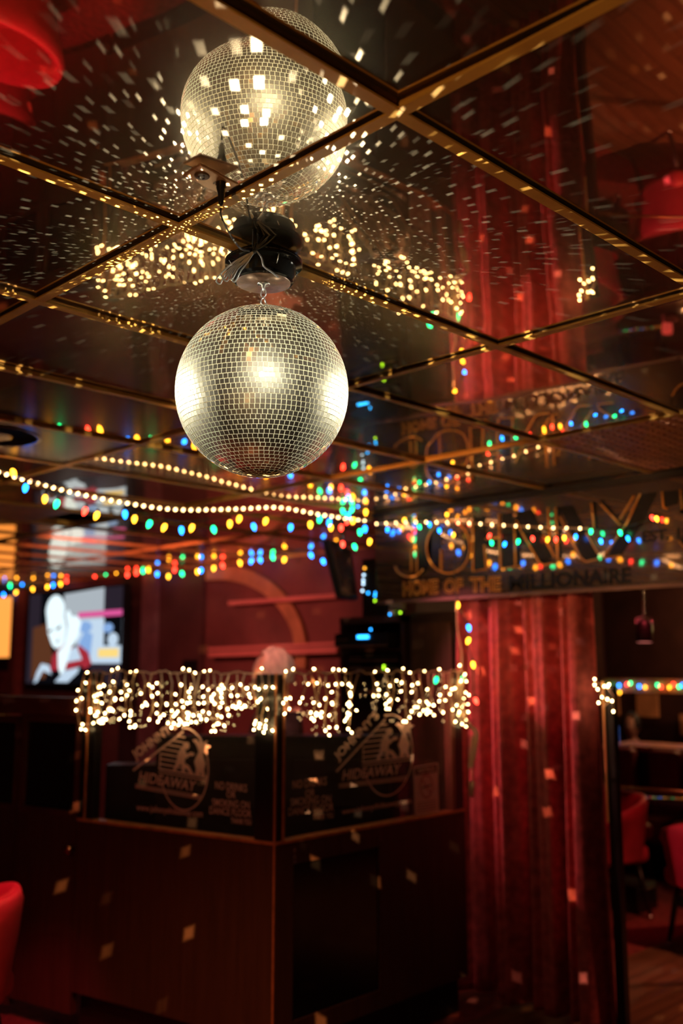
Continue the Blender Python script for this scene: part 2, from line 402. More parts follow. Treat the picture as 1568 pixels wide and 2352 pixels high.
def perfmat():
    m = bpy.data.materials.new('perforated_metal'); m.use_nodes = True; nt = m.node_tree; b = nt.nodes['Principled BSDF']
    tc = nt.nodes.new('ShaderNodeTexCoord'); w = nt.nodes.new('ShaderNodeTexWave'); w.inputs['Scale'].default_value = 14
    w.bands_direction = 'DIAGONAL'
    nt.links.new(tc.outputs['Object'], w.inputs['Vector']); r = nt.nodes.new('ShaderNodeValToRGB')
    r.color_ramp.elements[0].color = (.02, .012, .010, 1); r.color_ramp.elements[1].color = (.22, .13, .10, 1)
    nt.links.new(w.outputs['Fac'], r.inputs[0]); nt.links.new(r.outputs[0], b.inputs['Base Color'])
    b.inputs['Roughness'].default_value = .35; b.inputs['Metallic'].default_value = .5; return m
mb = MB(); mb.box(((u0+u1)/2, (v0+v1)/2, ZC+.006), (u1-u0, v1-v0, .006)); mb.build('grille', perfmat(), root)
mb = MB(); c0 = Vector(((u0+u1)/2+.05, (v0+v1)/2, ZC+.002))
mb.lathe(c0, [(.19, 0), (.185, -.003), (.175, 0)], 40); mb.lathe(c0, [(.17, .001), (.08, .0), (.03, -.002), (0, -.004)], 40)
mb.build('speaker_cone', mat('grey_cone', (.25, .2, .22), .3, .6, noise=.1), root)

# ================================================================== DISCO BALL
root = empty('disco_ball', BALL, 'big mirror-tiled disco ball hanging from the mirrored ceiling', 'disco ball')
MW_B = root
rows = 56; th = pi*RB/rows; rnd = random.Random(11)
TILES = []
mbt = MB(); mbg = MB()
for r_ in range(1, rows-1):
    lat = -pi/2+(r_+.5)*pi/rows; n = max(6, int(2*pi*RB*cos(lat)/th)); off = rnd.random()
    for c_ in range(n):
        lon = 2*pi*(c_+off)/n
        nrm = Vector((cos(lat)*cos(lon), cos(lat)*sin(lon), sin(lat)))
        e = Vector((-sin(lon), cos(lon), 0)); nn = nrm.cross(e)
        jt = (nrm+e*rnd.gauss(0, .012)+nn*rnd.gauss(0, .012)).normalized()
        e2 = (e-jt*e.dot(jt)).normalized(); n2 = jt.cross(e2)
        w = 2*pi*RB*cos(lat)/n*.435; h = th*.435
        c = BALL+nrm*(RB+.0006)
        q = [c-e2*w-n2*h, c+e2*w-n2*h, c+e2*w+n2*h, c-e2*w+n2*h]
        b = [p-nrm*.0020+(p-c)*.04 for p in q]
        mbt.add(q, [(0, 1, 2, 3)]); mbt.add(q+b, [(0, 4, 5, 1), (1, 5, 6, 2), (2, 6, 7, 3), (3, 7, 4, 0)], 1)
        TILES.append((c, jt))
ellipsoid(mbg, BALL, (RB-.0012,)*3, n=48)
def tilemat():
    m = bpy.data.materials.new('mirror_tiles'); m.use_nodes = True; nt = m.node_tree; nt.nodes.clear()
    g1 = nt.nodes.new('ShaderNodeBsdfGlossy'); g1.inputs[0].default_value = (.93, .90, .80, 1); g1.inputs['Roughness'].default_value = .05
    g2 = nt.nodes.new('ShaderNodeBsdfGlossy'); g2.inputs[0].default_value = (.96, .93, .80, 1); g2.inputs['Roughness'].default_value = .46
    tc = nt.nodes.new('ShaderNodeTexCoord'); n = nt.nodes.new('ShaderNodeTexNoise'); n.inputs['Scale'].default_value = 40
    nt.links.new(tc.outputs['Object'], n.inputs['Vector'])
    mr = nt.nodes.new('ShaderNodeMapRange'); mr.inputs[3].default_value = .10; mr.inputs[4].default_value = .24
    nt.links.new(n.outputs['Fac'], mr.inputs[0])
    mx = nt.nodes.new('ShaderNodeMixShader'); o = nt.nodes.new('ShaderNodeOutputMaterial')
    nt.links.new(mr.outputs[0], mx.inputs[0]); nt.links.new(g1.outputs[0], mx.inputs[1]); nt.links.new(g2.outputs[0], mx.inputs[2]); nt.links.new(mx.outputs[0], o.inputs[0])
    return m
mbt.build('mirror_tile_shell', [tilemat(), mat('cut_glass_edge', (.92, .90, .74), .35, .3, noise=.1, scale=30)], root)
mbg.build('core', mat('pale_grout', (.78, .74, .56), .5, 0, noise=.1, scale=30), root)
mb = MB(); mb.lathe(BALL+Vector((0, 0, RB-.004)), [(.022, 0), (.022, .006), (.012, .010), (0, .011)], 24)
mb.tube([BALL+Vector((.007*cos(a), 0, RB+.016+.011*sin(a))) for a in [2*pi*k/14 for k in range(14)]], .0018, 6, cyc=True)
mb.build('hanging_cap', M_METAL, root)

# added patterned spots on the tile shell imitate the beams its mirrors would throw
def beam_lamp(d, up, power, scale, keep, size, angle, col=(1, .84, .54)):
    l = bpy.data.lights.new('added_tile_beams', 'SPOT'); l.energy = power; l.color = col; l.spot_size = radians(angle); l.spot_blend = .4; l.shadow_soft_size = .001
    l.use_nodes = True; nt = l.node_tree; em = nt.nodes['Emission']
    tc = nt.nodes.new('ShaderNodeTexCoord'); sx = nt.nodes.new('ShaderNodeSeparateXYZ'); nt.links.new(tc.outputs['Normal'], sx.inputs[0])
    ab = nt.nodes.new('ShaderNodeMath'); ab.operation = 'ABSOLUTE'; nt.links.new(sx.outputs['Z'], ab.inputs[0])
    dv = nt.nodes.new('ShaderNodeVectorMath'); dv.operation = 'DIVIDE'; nt.links.new(tc.outputs['Normal'], dv.inputs[0])
    cb_ = nt.nodes.new('ShaderNodeCombineXYZ')
    for k in range(3): nt.links.new(ab.outputs[0], cb_.inputs[k])
    nt.links.new(cb_.outputs[0], dv.inputs[1])
    ad = nt.nodes.new('ShaderNodeVectorMath'); ad.operation = 'MULTIPLY_ADD'; ad.inputs[1].default_value = (1, 1, 0); ad.inputs[2].default_value = (rnd.uniform(-9, 9), rnd.uniform(-9, 9), 0)
    nt.links.new(dv.outputs[0], ad.inputs[0])
    vo = nt.nodes.new('ShaderNodeTexVoronoi'); vo.voronoi_dimensions = '2D'; vo.distance = 'CHEBYCHEV'; vo.inputs['Scale'].default_value = scale; vo.inputs['Randomness'].default_value = .72
    nt.links.new(ad.outputs[0], vo.inputs['Vector'])
    mr = nt.nodes.new('ShaderNodeMapRange'); mr.inputs[1].default_value = size*scale*.62; mr.inputs[2].default_value = size*scale*1.2; mr.inputs[3].default_value = 1; mr.inputs[4].default_value = 0
    nt.links.new(vo.outputs['Distance'], mr.inputs[0])
    sc = nt.nodes.new('ShaderNodeSeparateColor'); nt.links.new(vo.outputs['Color'], sc.inputs[0])
    m2 = nt.nodes.new('ShaderNodeMapRange'); m2.inputs[1].default_value = 1-keep; m2.inputs[2].default_value = 1; m2.inputs[3].default_value = 0; m2.inputs[4].default_value = 1.6
    nt.links.new(sc.outputs[0], m2.inputs[0])
    mu = nt.nodes.new('ShaderNodeMath'); mu.operation = 'MULTIPLY'; nt.links.new(mr.outputs[0], mu.inputs[0]); nt.links.new(m2.outputs[0], mu.inputs[1])
    nt.links.new(mu.outputs[0], em.inputs['Strength'])
    o = bpy.data.objects.new('added_tile_beams', l); COL.objects.link(o); o.parent = root
    o.location = d*(RB+.006); o.rotation_euler = up.to_track_quat('-Z', 'Y').to_euler()
def dirv(az, el):      # azimuth from the viewing direction, to the right
    return (FWD*cos(radians(az))+RGT*sin(radians(az)))*cos(radians(el))+UPV*sin(radians(el))
for az in (0, 60, 120, 180, 240, 300):
    beam_lamp(dirv(az, 22), dirv(az, 32), CPOW, 13.0, .62, .0125, 124)
beam_lamp(dirv(-2, -36), dirv(-2, -34), BPOW, 10.0, .5, .0076, 84, (1, .46, .16))
beam_lamp(dirv(46, -20), dirv(47, -22), FPOW, 22.0, .8, .0050, 38)
beam_lamp(dirv(20, -17), dirv(20, -17), WPOW, 12.0, .6, .0064, 50, (1, .66, .34))

# chain link, motor
mb = MB(); z0 = BALL.z+RB+.030
for k in range(2):
    ax = RGT if k % 2 == 0 else FWD
    mb.tube([Vector((BALL.x, BALL.y, z0+.008+k*.013))+ax*.0055*cos(a)+UPV*.0095*sin(a) for a in [2*pi*j/14 for j in range(14)]], .0016, 6, cyc=True)
root = empty('ball_motor', (BALL.x, BALL.y, ZC), 'round black disco ball motor screwed to the mirrored ceiling', 'motor')
mb.build('chain', M_METAL, root)
bx = Vector((BALL.x, BALL.y, 0)); zt = ZC-.004
mb = MB(); mb.lathe(n=64, smooth=False, base=bx+UPV*zt, prof=[(.070, 0), (.074, -.004), (.084, -.010), (.084, -.020), (.070, -.024), (.068, -.050), (.064, -.056), (.058, -.058)])
mb.build('housing', mat('gloss_black_housing', (.015, .015, .015), .12, .2, noise=.2), root)
mb = MB(); mb.lathe(bx+UPV*(zt-.058), [(.0585, 0), (.0585, -.0015), (0, -.0016)], 48)
mb.build('bottom_plate', mat('brown_steel_plate', (.30, .20, .15), .3, .6, noise=.3, scale=60), root)
mb = MB(); mb.tube([bx+RGT*.082*cos(a)+FWD*.082*sin(a)+UPV*(zt-.016-.004*sin(a)) for a in [2*pi*j/48 for j in range(48)]], .0022, 6, cyc=True)
for a in (.4, 2.1, 3.6, 5.2): mb.tube([bx+RGT*.082*cos(a)+FWD*.082*sin(a)+UPV*(zt-.016), bx+RGT*.060*cos(a)+FWD*.060*sin(a)+UPV*(zt-.05)], .0014, 5)
mb.build('wire_ring', M_METAL, root)
mb = MB(); mb.lathe(bx+UPV*(zt-.0596), [(.014, 0), (.013, -.003), (.006, -.004), (.004, -.010), (0, -.011)], 20); mb.build('spindle', M_METAL, root)
# power socket in a plate under the ceiling
PL = P(484, 416, z=ZC-.012)
root = empty('power_outlet', PL, 'brass-coloured power outlet plate in the ceiling beside the disco ball motor', 'outlet')
rot = Matrix.Rotation(radians(-2), 3, 'X') @ Matrix.Rotation(radians(4), 3, 'Y')
mb = MB(); rounded_box(mb, PL+UPV*.004, (.088, .052, .005), .0024, rot); mb.build('cover_plate', mat('brass_plate', (.60, .34, .20), .3, .4, noise=.15), root)
mb = MB()
for s in (-.02, .02):
    mb.lathe(PL+Vector((s, 0, .0035)), [(.014, 0), (.014, -.002), (.012, -.003), (0, -.003)], 20)
mb.build('socket', mat('brown_socket', (.12, .07, .04), .4, noise=.1), root)
mb = MB()
for s in (-.02, .02):
    mb = MB()
    for t in (-.005, .005): mb.box(PL+Vector((s+t, .002, -.0001)), (.0016, .006, .0012))
    mb.lathe(PL+Vector((s, -.006, .0005)), [(.0018, 0), (.0018, -.001), (0, -.001)], 8)
    mb.build('slot', M_DARK, root)
PG = P(508, 436, z=ZC-.025)
root = empty('cable_bundle', PG, 'black plug and looped cord tied in a bow over the disco ball motor', 'cord')
mb = MB(); mb.lathe(PG+UPV*.004, [(.007, .014), (.0095, .010), (.0095, 0), (.0065, -.010), (.005, -.028), (.003, -.034)], 16); mb.build('plug', M_CORDB, root)
mo = Vector((BALL.x, BALL.y, 0)); near = -FWD
K = mo+near*.090-RGT*.012+UPV*(ZC-.028)      # the knot in front of the motor
mb = MB()
mb.tube(smooth_path([PG-UPV*.036, PG-UPV*.06+RGT*.004, (PG+K)/2-UPV*.05, K-RGT*.01]), .0022, 6)
mb.tube(smooth_path([K, K+UPV*.012, K+UPV*.02+RGT*.006, mo+near*.12+UPV*(ZC-.003)-RGT*.004]), .0022, 6)
mb.tube(smooth_path([K, K+UPV*.014-RGT*.004, mo+near*.14+UPV*(ZC-.003)-RGT*.012]), .0020, 6)
for i, (dx, dz, w) in enumerate([(.034, .052, .012), (.042, .040, .010), (.026, .060, .009), (.036, .056, .013), (.046, .044, .008)]):
    mb.tube(smooth_path([K, K+RGT*dx*.5+UPV*(dz*.5+w*.5), K+RGT*dx+UPV*(dz+w*.3), K+RGT*(dx+.006)+UPV*dz, K+RGT*dx*.6+UPV*(dz*.5-w*.5), K]), .0018, 6)
for i in range(7): mb.tube([K+RGT*(.0035*cos(a))+UPV*(.0035*sin(a))+near*(-.004+.0015*i) for a in [2*pi*j/10 for j in range(10)]], .0014, 5, cyc=True)
mb.build('cord', M_CORDB, root)
mb = MB()
for i, (dx, dz, w) in enumerate([(-.074, -.066, .012), (-.060, -.060, .010), (-.064, -.054, .014), (-.050, -.056, .009), (-.044, -.062, .008)]):
    mb.tube(smooth_path([K, K+RGT*(dx*.5-w*.5)+UPV*dz*.4, K+RGT*(dx-w*.3)+UPV*(dz*.9), K+RGT*(dx+.004)+UPV*(dz-.006), K+RGT*(dx+.016)+UPV*(dz*.7), K+RGT*(dx*.4+w*.4)+UPV*dz*.4, K]), .0016, 6)
mb.tube(smooth_path([K+RGT*.004, K+RGT*.014-UPV*.014, K+RGT*.020-UPV*.034, K+RGT*.036-UPV*.046, K+RGT*.050-UPV*.058]), .0018, 6)
mb.build('clear_cord', mat('clear_grey_cord', (.45, .47, .50), .15, .5, noise=.2), root, label='shiny pale grey cord loops')

# ================================================================== DJ BOOTH
ZB = .968; ZT = 1.642
KC = P(630, 1935, z=ZB); RC = P(1062, 1858, z=ZB); LC = P(190, 1880, z=ZB)
for q in (KC, RC, LC): q.z = 0
eL = (LC-KC).normalized(); eR = (RC-KC).normalized()
nL = Vector((-eL.y, eL.x, 0)); nL = nL if nL.dot(CAM-KC) > 0 else -nL       # towards the dance floor
nR = Vector((-eR.y, eR.x, 0)); nR = nR if nR.dot(CAM-KC) > 0 else -nR
def onface(x, y, e, n, off=0.0):
    "measured point on a booth face; returns distance from the corner and height"
    d = ray(x, y); o = KC+n*off; t = (o-CAM).dot(n)/d.dot(n); p = CAM+d*t
    return (p-KC).dot(e), p.z
def fL(x, y=1700): return onface(x, y, eL, nL)
def fR(x, y=1700): return onface(x, y, eR, nR)
def slab(mb, e, n, t0, t1, z0, z1, d0, d1, mi=0):
    o = KC+e*t0+n*d0; mb.frame(Vector((o.x, o.y, z0)), e*(t1-t0), n*(d1-d0), UPV*(z1-z0), mi)
tL = fL(186)[0]; tLp = fL(216)[0]; tLg = fL(585)[0]; tRend = fR(1064)[0]; tRg0 = fR(652)[0]; tRg1 = fR(1036)[0]
root = empty('dj_booth', KC, 'walnut-panelled corner booth with etched glass panes and icicle lights on top', 'booth')
mb = MB(); slab(mb, eL, nL, 0, tL, .20, ZB-.012, -.03, 0); mb.build('front_panel', M_WOODP, root); booth_root = root
t0 = fR(676)[0]; t1 = fR(870)[0]
mb = MB(); slab(mb, eR, nR, 0, t0, .18, ZB-.012, -.03, 0); slab(mb, eR, nR, t0, t1, ZB-.10, ZB-.012, -.03, 0); slab(mb, eR, nR, t0, t1, .18, .26, -.03, 0)
slab(mb, eR, nR, t1, tRend, .18, ZB-.012, -.03, 0); mb.build('side_panel', M_WOODP, root)
M_GLOSSBLK = mat('gloss_black_door', (.006, .006, .006), .12, noise=.2)
mb = MB(); slab(mb, eR, nR, t0, t1, .26, ZB-.10, -.028, -.008); hd = mb.build('hatch', M_GLOSSBLK, root)
for tt in (t0, t1):
    for k in range(3):
        mb = MB(); mb.lathe(KC+eR*(tt+.004)+nR*.001+UPV*(ZB-.045-.026*k), [(.005, 0), (.004, .002), (0, .003)], 10, nR); mb.build('screw', M_METAL, root)
mb = MB(); slab(mb, eL, nL, .02, tL, 0, .20, -.10, -.06); slab(mb, eR, nR, .02, tRend, 0, .18, -.10, -.06); mb.build('toe_kick', M_DARK, root)
mb = MB(); slab(mb, eL, nL, 0, tL, ZB-.012, ZB, -.05, .006); slab(mb, eR, nR, 0, tRend, ZB-.012, ZB, -.05, .006); mb.build('counter_edge', M_EDGE, root)
mb = MB(); slab(mb, eL, nL, 0, tLg, ZB, ZT-.002, -.055, -.004); slab(mb, eR, nR, 0, tRg0, ZB, ZT-.002, -.055, -.004); mb.build('corner_post', M_BLACK, root)
mb = MB(); slab(mb, eL, nL, -.003, .004, .20, ZT+.004, -.004, .003); slab(mb, eR, nR, tRg0-.004, tRg0+.004, ZB, ZT, -.004, .004); mb.build('corner_bead', M_EDGE, root)
mb = MB(); slab(mb, eL, nL, tLp, tL, ZB, ZT, -.05, -.004); mb.build('left_post', M_BLACK, root)
mb = MB(); slab(mb, eL, nL, tLp+.045, tLp+.052, ZB, ZT-.03, -.004, .002); mb.build('post_bead', M_EDGE, root)
mb = MB(); slab(mb, eR, nR, tRg1, tRg1+.03, ZB, ZT, -.04, 0); mb.build('right_post', mat('brown_post', (.25, .12, .07), .45, noise=.2), root)
mb = MB(); slab(mb, eR, nR, tRg1+.03, tRend, ZB, ZT, -.05, -.006); mb.build('end_post', M_BLACK, root)
# floor and desk inside
mb = MB(); slab(mb, eL, nL, .05, tL, .70, .73, -.45, -.06); mb.build('desk', M_DARK, root)
mb = MB(); slab(mb, eL, nL, tLg, tLp, ZB+.001, ZT, -.022, -.014); paneL = mb.build('glass_pane', M_BGLASS, root)
mb = MB(); slab(mb, eR, nR, tRg0, tRg1, ZB+.001, ZT, -.022, -.014); paneR = mb.build('glass_pane', M_BGLASS, root)

# ------- etched marks. measured outline points are laid on the glass plane
def etch(face):
    e, n = (eL, nL) if face == 'L' else (eR, nR)
    def m(x, y):
        t, z = onface(x, y, e, n, -.0125); q = KC+e*t+n*-.0125; return Vector((q.x, q.y, z))
    return m, n
def logo(face, pane, ox, A, B):
    "the emblem: slanted house name, striped gable, dancing couple with palm, band and ring"
    m, n = etch(face)
    def q(x, y): return m(A[0]+A[1]*x+A[2]*y, B[0]+B[1]*x+B[2]*y)      # emblem units 0..100 wide, y up
    mb = MB()
    def quadtext(s, a, b, c, bold=0.0):
        # a lower left, b lower right, c upper left in emblem units
        put_text(mb, s, lambda u, v: q(a[0]+(b[0]-a[0])*u+(c[0]-a[0])*v, a[1]+(b[1]-a[1])*u+(c[1]-a[1])*v), bold)
    def line(pts, w, cyc=False): strip(mb, [q(*p) for p in pts], w, n, 0, cyc)
    # slanting rule with name above
    line([(-4, 42), (62, 100)], .009)
    quadtext("JOHNNY'S", (0, 52), (56, 101), (-9, 64), .03)
    # ring
    arc = [(66+33*cos(a), 55+50*sin(a)) for a in [radians(d) for d in range(100, -170, -10)]]
    line(arc, .007)
    # stripes under the gable
    for i in range(7):
        y = 56+6.2*i; x0 = max(32, 8+(y-52)*1.14+0); line([(x0, y), (min(62+i*.5, 66), y)], .006)
    line([(32, 50), (32, 68)], .006); line([(31, 50), (97, 50)], .007); line([(31, 46), (97, 46)], .005)
    # dancing couple (filled silhouettes) and palm
    def poly(pts): mb.add([q(*p) for p in pts], [tuple(range(len(pts)))])
    poly([(50, 50), (55, 62), (56, 72), (60, 80), (65, 80), (68, 74), (66, 66), (67, 50), (63, 50), (62, 60), (58, 58), (54, 50)])
    poly([(63, 79), (62, 84), (65, 88), (70, 88), (72, 83), (69, 79)])
    poly([(66, 72), (74, 77), (79, 76), (78, 73), (72, 72), (68, 68)])
    poly([(67, 62), (72, 60), (79, 51), (74, 50), (70, 55), (66, 57)])
    poly([(81, 50), (82, 58), (79, 66), (82, 74), (85, 80), (90, 80), (92, 72), (95, 66), (93, 58), (95, 50), (90, 50), (89, 56), (87, 50)])
    poly([(84, 80), (80, 88), (75, 92), (80, 94), (85, 90), (86, 97), (90, 91), (96, 95), (94, 90), (101, 88), (95, 84), (97, 79), (91, 80)])
    # HIDEAWAY band
    quadtext("HIDEAWAY", (4, 30), (82, 30), (6, 43), .02)
    for y in (26, 24, 22): line([(0, y), (92, y)], .0035)
    return mb.build('logo', M_ETCH, pane)
# emblem frames: affine fits (x px = A0+A1*x+A2*y, y px = B0+B1*x+B2*y)
logo('L', paneL, 0, (308, 1.66, .10), (1850, .30, -1.88))
logo('R', paneR, 0, (778, 1.70, .02), (1850, -.20, -1.86))
def words(face, pane, lines):
    m, n = etch(face)
    for s, x0, y0, x1, y1, h in lines:     # baseline from (x0,y0) to (x1,y1), cap height h pixels
        mb = MB(); put_text(mb, s, lambda u, v: m(x0+(x1-x0)*u, y0+(y1-y0)*u-h*v), .012)
        mb.build('lettering', M_ETCH, pane)
words('L', paneL, [('NO DRINKS', 494, 1812, 567, 1820, 18), ('OR', 520, 1832, 541, 1834, 16), ('SMOKING ON', 487, 1851, 573, 1858, 17),
                   ('DANCE FLOOR', 481, 1869, 577, 1878, 17), ('THANK YOU', 530, 1891, 577, 1895, 13), ('www.johnnyshideaway.com', 313, 1866, 465, 1882, 20)])
words('R', paneR, [('NO DRINKS', 672, 1812, 750, 1803, 19), ('OR', 701, 1831, 723, 1828, 16), ('SMOKING ON', 667, 1852, 760, 1843, 18),
                   ('DANCE FLOOR', 662, 1874, 766, 1862, 18), ('THANK YOU', 719, 1884, 766, 1879, 13), ('www.johnnyshideaway.com', 785, 1875, 944, 1849, 17)])
# notice card on the right pane
m_, n_ = etch('R')
def card(x0, yt0, x1, yt1, yb1, yb0, m, off): return None
def onR(x, y, off): 
    t, z = onface(x, y, eR, nR, off); q = KC+eR*t+nR*off; return Vector((q.x, q.y, z))
root = empty('notice_sign', onR(978, 1815, -.01), 'white NOTICE card with red no-smoking ring stuck on the right glass pane', 'sign')
def quadR(mb, pts, off, th=.0015, mi=0):
    a = [onR(x, y, off) for x, y in pts]; b = [p-nR*th for p in a]; k = len(a)
    mb.add(a+b, [tuple(range(k)), tuple(range(k, 2*k))[::-1]]+[(i, (i+1) % k, k+(i+1) % k, k+i) for i in range(k)], mi)
mb = MB(); quadR(mb, [(950, 1762), (1005, 1752), (1008, 1863), (954, 1872)], -.011); mb.build('card', mat('pink_white_card', (.80, .50, .48), .7, noise=.06), root)
mb = MB(); quadR(mb, [(952, 1765), (1003, 1755), (1003, 1773), (953, 1781)], -.0102, .0004); mb.build('header', mat('dark_red_header', (.10, .02, .03), .6, noise=.1), root)
mb = MB(); put_text(mb, 'NOTICE', lambda u, v: onR(960+38*u, 1777-6*u-11*v, -.0098), .02)
mb.build('lettering', M_ETCH, root); mb = MB()
for k in range(4): strip(mb, [onR(958, 1845+6*k, -.0100), onR(1001, 1838+6*k, -.0100)], .003, nR)
mb.build('small_print', mat('grey_ink', (.25, .10, .10), .6), root)
mb = MB(); strip(mb, [onR(979+14*cos(a), 1806-26*sin(a), -.0098) for a in [2*pi*k/28 for k in range(28)]], .007, nR, cyc=True)
strip(mb, [onR(968, 1790, -.0097), onR(989, 1822, -.0097)], .006, nR); mb.build('no_smoking_ring', mat('red_ink', (.45, .06, .06), .6, noise=.1), root)
mb = MB(); strip(mb, [onR(969, 1810, -.0099), onR(990, 1803, -.0099)], .006, nR); mb.build('cigarette', M_DARK, root)

# ------- half door and partition to the left of the booth, same line
def leftunit(name, label, cat, xa, xb, zbot, knob=None):
    ta = fL(xb)[0]+.004; tb = fL(xa)[0]
    root = empty(name, KC+eL*ta, label, cat)
    mb = MB(); slab(mb, eL, nL, ta, tb, zbot, ZB, -.04, 0); mb.build('panel', M_WOODP, root)
    zt = fL((xa+xb)/2, 1642)[1]
    mb = MB(); w = .035
    slab(mb, eL, nL, ta, ta+w, ZB, zt, -.04, -.002); slab(mb, eL, nL, tb-w, tb, ZB, zt, -.04, -.002)
    slab(mb, eL, nL, ta, tb, zt-w, zt, -.04, -.001); slab(mb, eL, nL, ta, tb, ZB, ZB+.025, -.04, -.001)
    mb.build('window_surround', mat('dark_mahogany', (.10, .035, .025), .35, noise=.3, coat=.3), root)
    mb = MB(); slab(mb, eL, nL, ta+w, tb-w, ZB+.02, zt-w+.005, -.026, -.020)
    mb.build('pane', mat('smoked_black_glass', (.006, .005, .005), .04, coat=.6, noise=.1), root)
    if knob:
        t, z = fL(*knob); mb = MB(); mb.lathe(KC+eL*t+UPV*z, [(.010, 0), (.008, .012), (.018, .020), (.022, .032), (.018, .044), (0, .048)], 20, nL)
        mb.build('knob', mat('copper_knob', (.7, .3, .22), .15, 1.0, noise=.1), root)
    return zt
zt = leftunit('booth_door', 'low walnut door with a round copper knob left of the booth', 'door', 47, 186, .10, (168, 1950))
leftunit('partition_panel', 'walnut partition panel with a black window at the photo\'s left edge', 'partition', -60, 45, .06)
mb = MB(); slab(mb, eL, nL, fL(190)[0], fL(-60)[0], zt, zt+.085, -.07, .01)
mb.build('partition_ledge', mat('red_brown_ledge', (.13, .04, .03), .5, noise=.25), label='dark red-brown ledge board above the black windows left of the booth', category='ledge')

# ================================================================== STRING LIGHTS
def bulb_mini(mb, p, d, r=.0034, h=.010):
    mb.lathe(p, [(r*.8, 0), (r, h*.4), (r*.75, h*.8), (0, h)], 6, d)
def bulb_c7(mb, p, d, s=1.0):
    mb.lathe(p, [(.006*s, 0), (.0105*s, .010*s), (.011*s, .018*s), (.008*s, .029*s), (.003*s, .037*s), (0, .039*s)], 10, d)
def icicles(name, label, anchor, topfn, prof, rng, wire_off, dens):
    """topfn(t,z)->point; prof: list of (t, z of lowest tip)"""
    root = empty(name, anchor, label, 'string lights', 'icicle light strings along the booth glass')
    wb = MB(); bulbs = []
    ts = [p[0] for p in prof]; tmin, tmax = min(ts), max(ts)
    n = int((tmax-tmin)/.02); main = [topfn(tmin+(tmax-tmin)*i/n, ZT+.004+.006*sin(i*.9)+rng.uniform(-.004, .004)) for i in range(n+1)]
    wb.tube(main, .0035, 6)
    for i in range(0, n+1, 2):
        if rng.random() < .42: bulbs.append((main[i]+UPV*rng.uniform(-.004, .012), Vector((rng.uniform(-1, 1), rng.uniform(-1, 1), rng.uniform(-.2, .8))).normalized()))
    for (t, zl) in prof:
        z = ZT; x = t; pts = [topfn(x, z)]; nodes = []
        while z > zl:
            z -= rng.uniform(.030, .048); x += rng.uniform(-.018, .018); pts.append(topfn(x, max(z, zl))); nodes.append((x, max(z, zl)))
        wb.tube(pts, .0030, 5)
        for (nx, nz) in nodes:
            for s in (-1, 1):
                if rng.random() < dens:
                    dx = s*rng.uniform(.008, .034); dz = -rng.uniform(.0, .022)
                    e = topfn(nx+dx, nz+dz); wb.tube([topfn(nx, nz), topfn(nx+dx*.6, nz+dz*.3), e], .0017, 5)
                    bulbs.append((e, (e-topfn(nx, nz)+UPV*-.01).normalized()))
        bulbs.append((pts[-1], -UPV))
    wb.build('wire', M_CORDW, root)
    bulbs = [b for b in bulbs]; rng.shuffle(bulbs)
    for p, d in bulbs[:96]:
        mb = MB(); bulb_mini(mb, p, d); mb.build('bulb', B_WARM, root)
    if len(bulbs) > 96:
        mb = MB()
        for p, d in bulbs[96:]: bulb_mini(mb, p, d)
        mb.build('bulbs_beyond', B_WARM, root, kind='stuff')
    print(name, len(bulbs)); return root
def topL(t, z): q = KC+eL*t+nL*.018; return Vector((q.x, q.y, z))
def topR(t, z): q = KC+eR*t+nR*.018; return Vector((q.x, q.y, z))
rng = random.Random(21)
pxL = [(196, 1672), (208, 1640), (222, 1652), (238, 1655), (255, 1650), (272, 1630), (290, 1640), (312, 1668), (330, 1612), (350, 1650), (372, 1645), (392, 1668), (408, 1650), (428, 1660), (446, 1640), (462, 1656), (480, 1650), (494, 1676), (512, 1660), (530, 1640), (548, 1620), (566, 1612), (588, 1660), (604, 1668), (622, 1664)]
icicles('icicle_lights', 'warm white icicle lights dangling over the left glass pane of the booth', topL(fL(400)[0], ZT),
        topL, [(fL(x)[0], fL(x, y)[1]) for x, y in pxL], rng, 0, .50)
pxR = [(648, 1612), (662, 1625), (690, 1600), (706, 1636), (722, 1640), (742, 1675), (762, 1668), (786, 1672), (800, 1645), (816, 1610), (846, 1596), (880, 1605), (898, 1625), (918, 1655), (940, 1622), (958, 1630), (978, 1618), (994, 1632), (1012, 1634), (1028, 1628), (1048, 1640), (1062, 1660)]
icicles('icicle_lights', 'warm white icicle lights dangling over the right glass pane of the booth', topR(fR(850)[0], ZT),
        topR, [(fR(x)[0], fR(x, y)[1]) for x, y in pxR], rng, 0, .42)
# bundled loose end of the string at the booth's right end, with plug
EP = RC+nR*.05
def E(x, y): return P(x, y, F=EP.dot(FWD)-.02)
root = empty('light_string_end', E(1085, 1690), 'bundled loose end of icicle string with a white plug beside the curtain', 'string lights')
mb = MB()
for k in range(5):
    r_ = random.Random(k); mb.tube(smooth_path([E(1058+r_.uniform(-10, 10), 1545), E(1052+r_.uniform(-6, 10), 1600), E(1062+r_.uniform(-8, 14), 1650), E(1094+r_.uniform(-6, 6), 1680), E(1088+r_.uniform(-5, 7), 1720), E(1080+r_.uniform(-4, 5), 1765)]), .004, 6)
mb.tube(smooth_path([E(1048, 1380), E(1050, 1440), E(1060, 1500), E(1058, 1545)]), .004, 6)
for k in range(10): mb.tube([E(1087+6*cos(a)-k*.6, 1695+k*7+3*sin(a)) for a in [2*pi*j/8 for j in range(8)]], .0035, 5, cyc=True)
mb.tube([E(1084, 1765), E(1085, 1795)], .003, 6)
mb.build('wire', M_CORDW, root)
mb = MB(); a, b = E(1084, 1795), E(1083, 1830); mb.tube([a, a*.97+b*.03, b], [.008, .013, .012], 10); mb.build('plug', mat('cream_plug', (.85, .62, .45), .5, noise=.05), root)
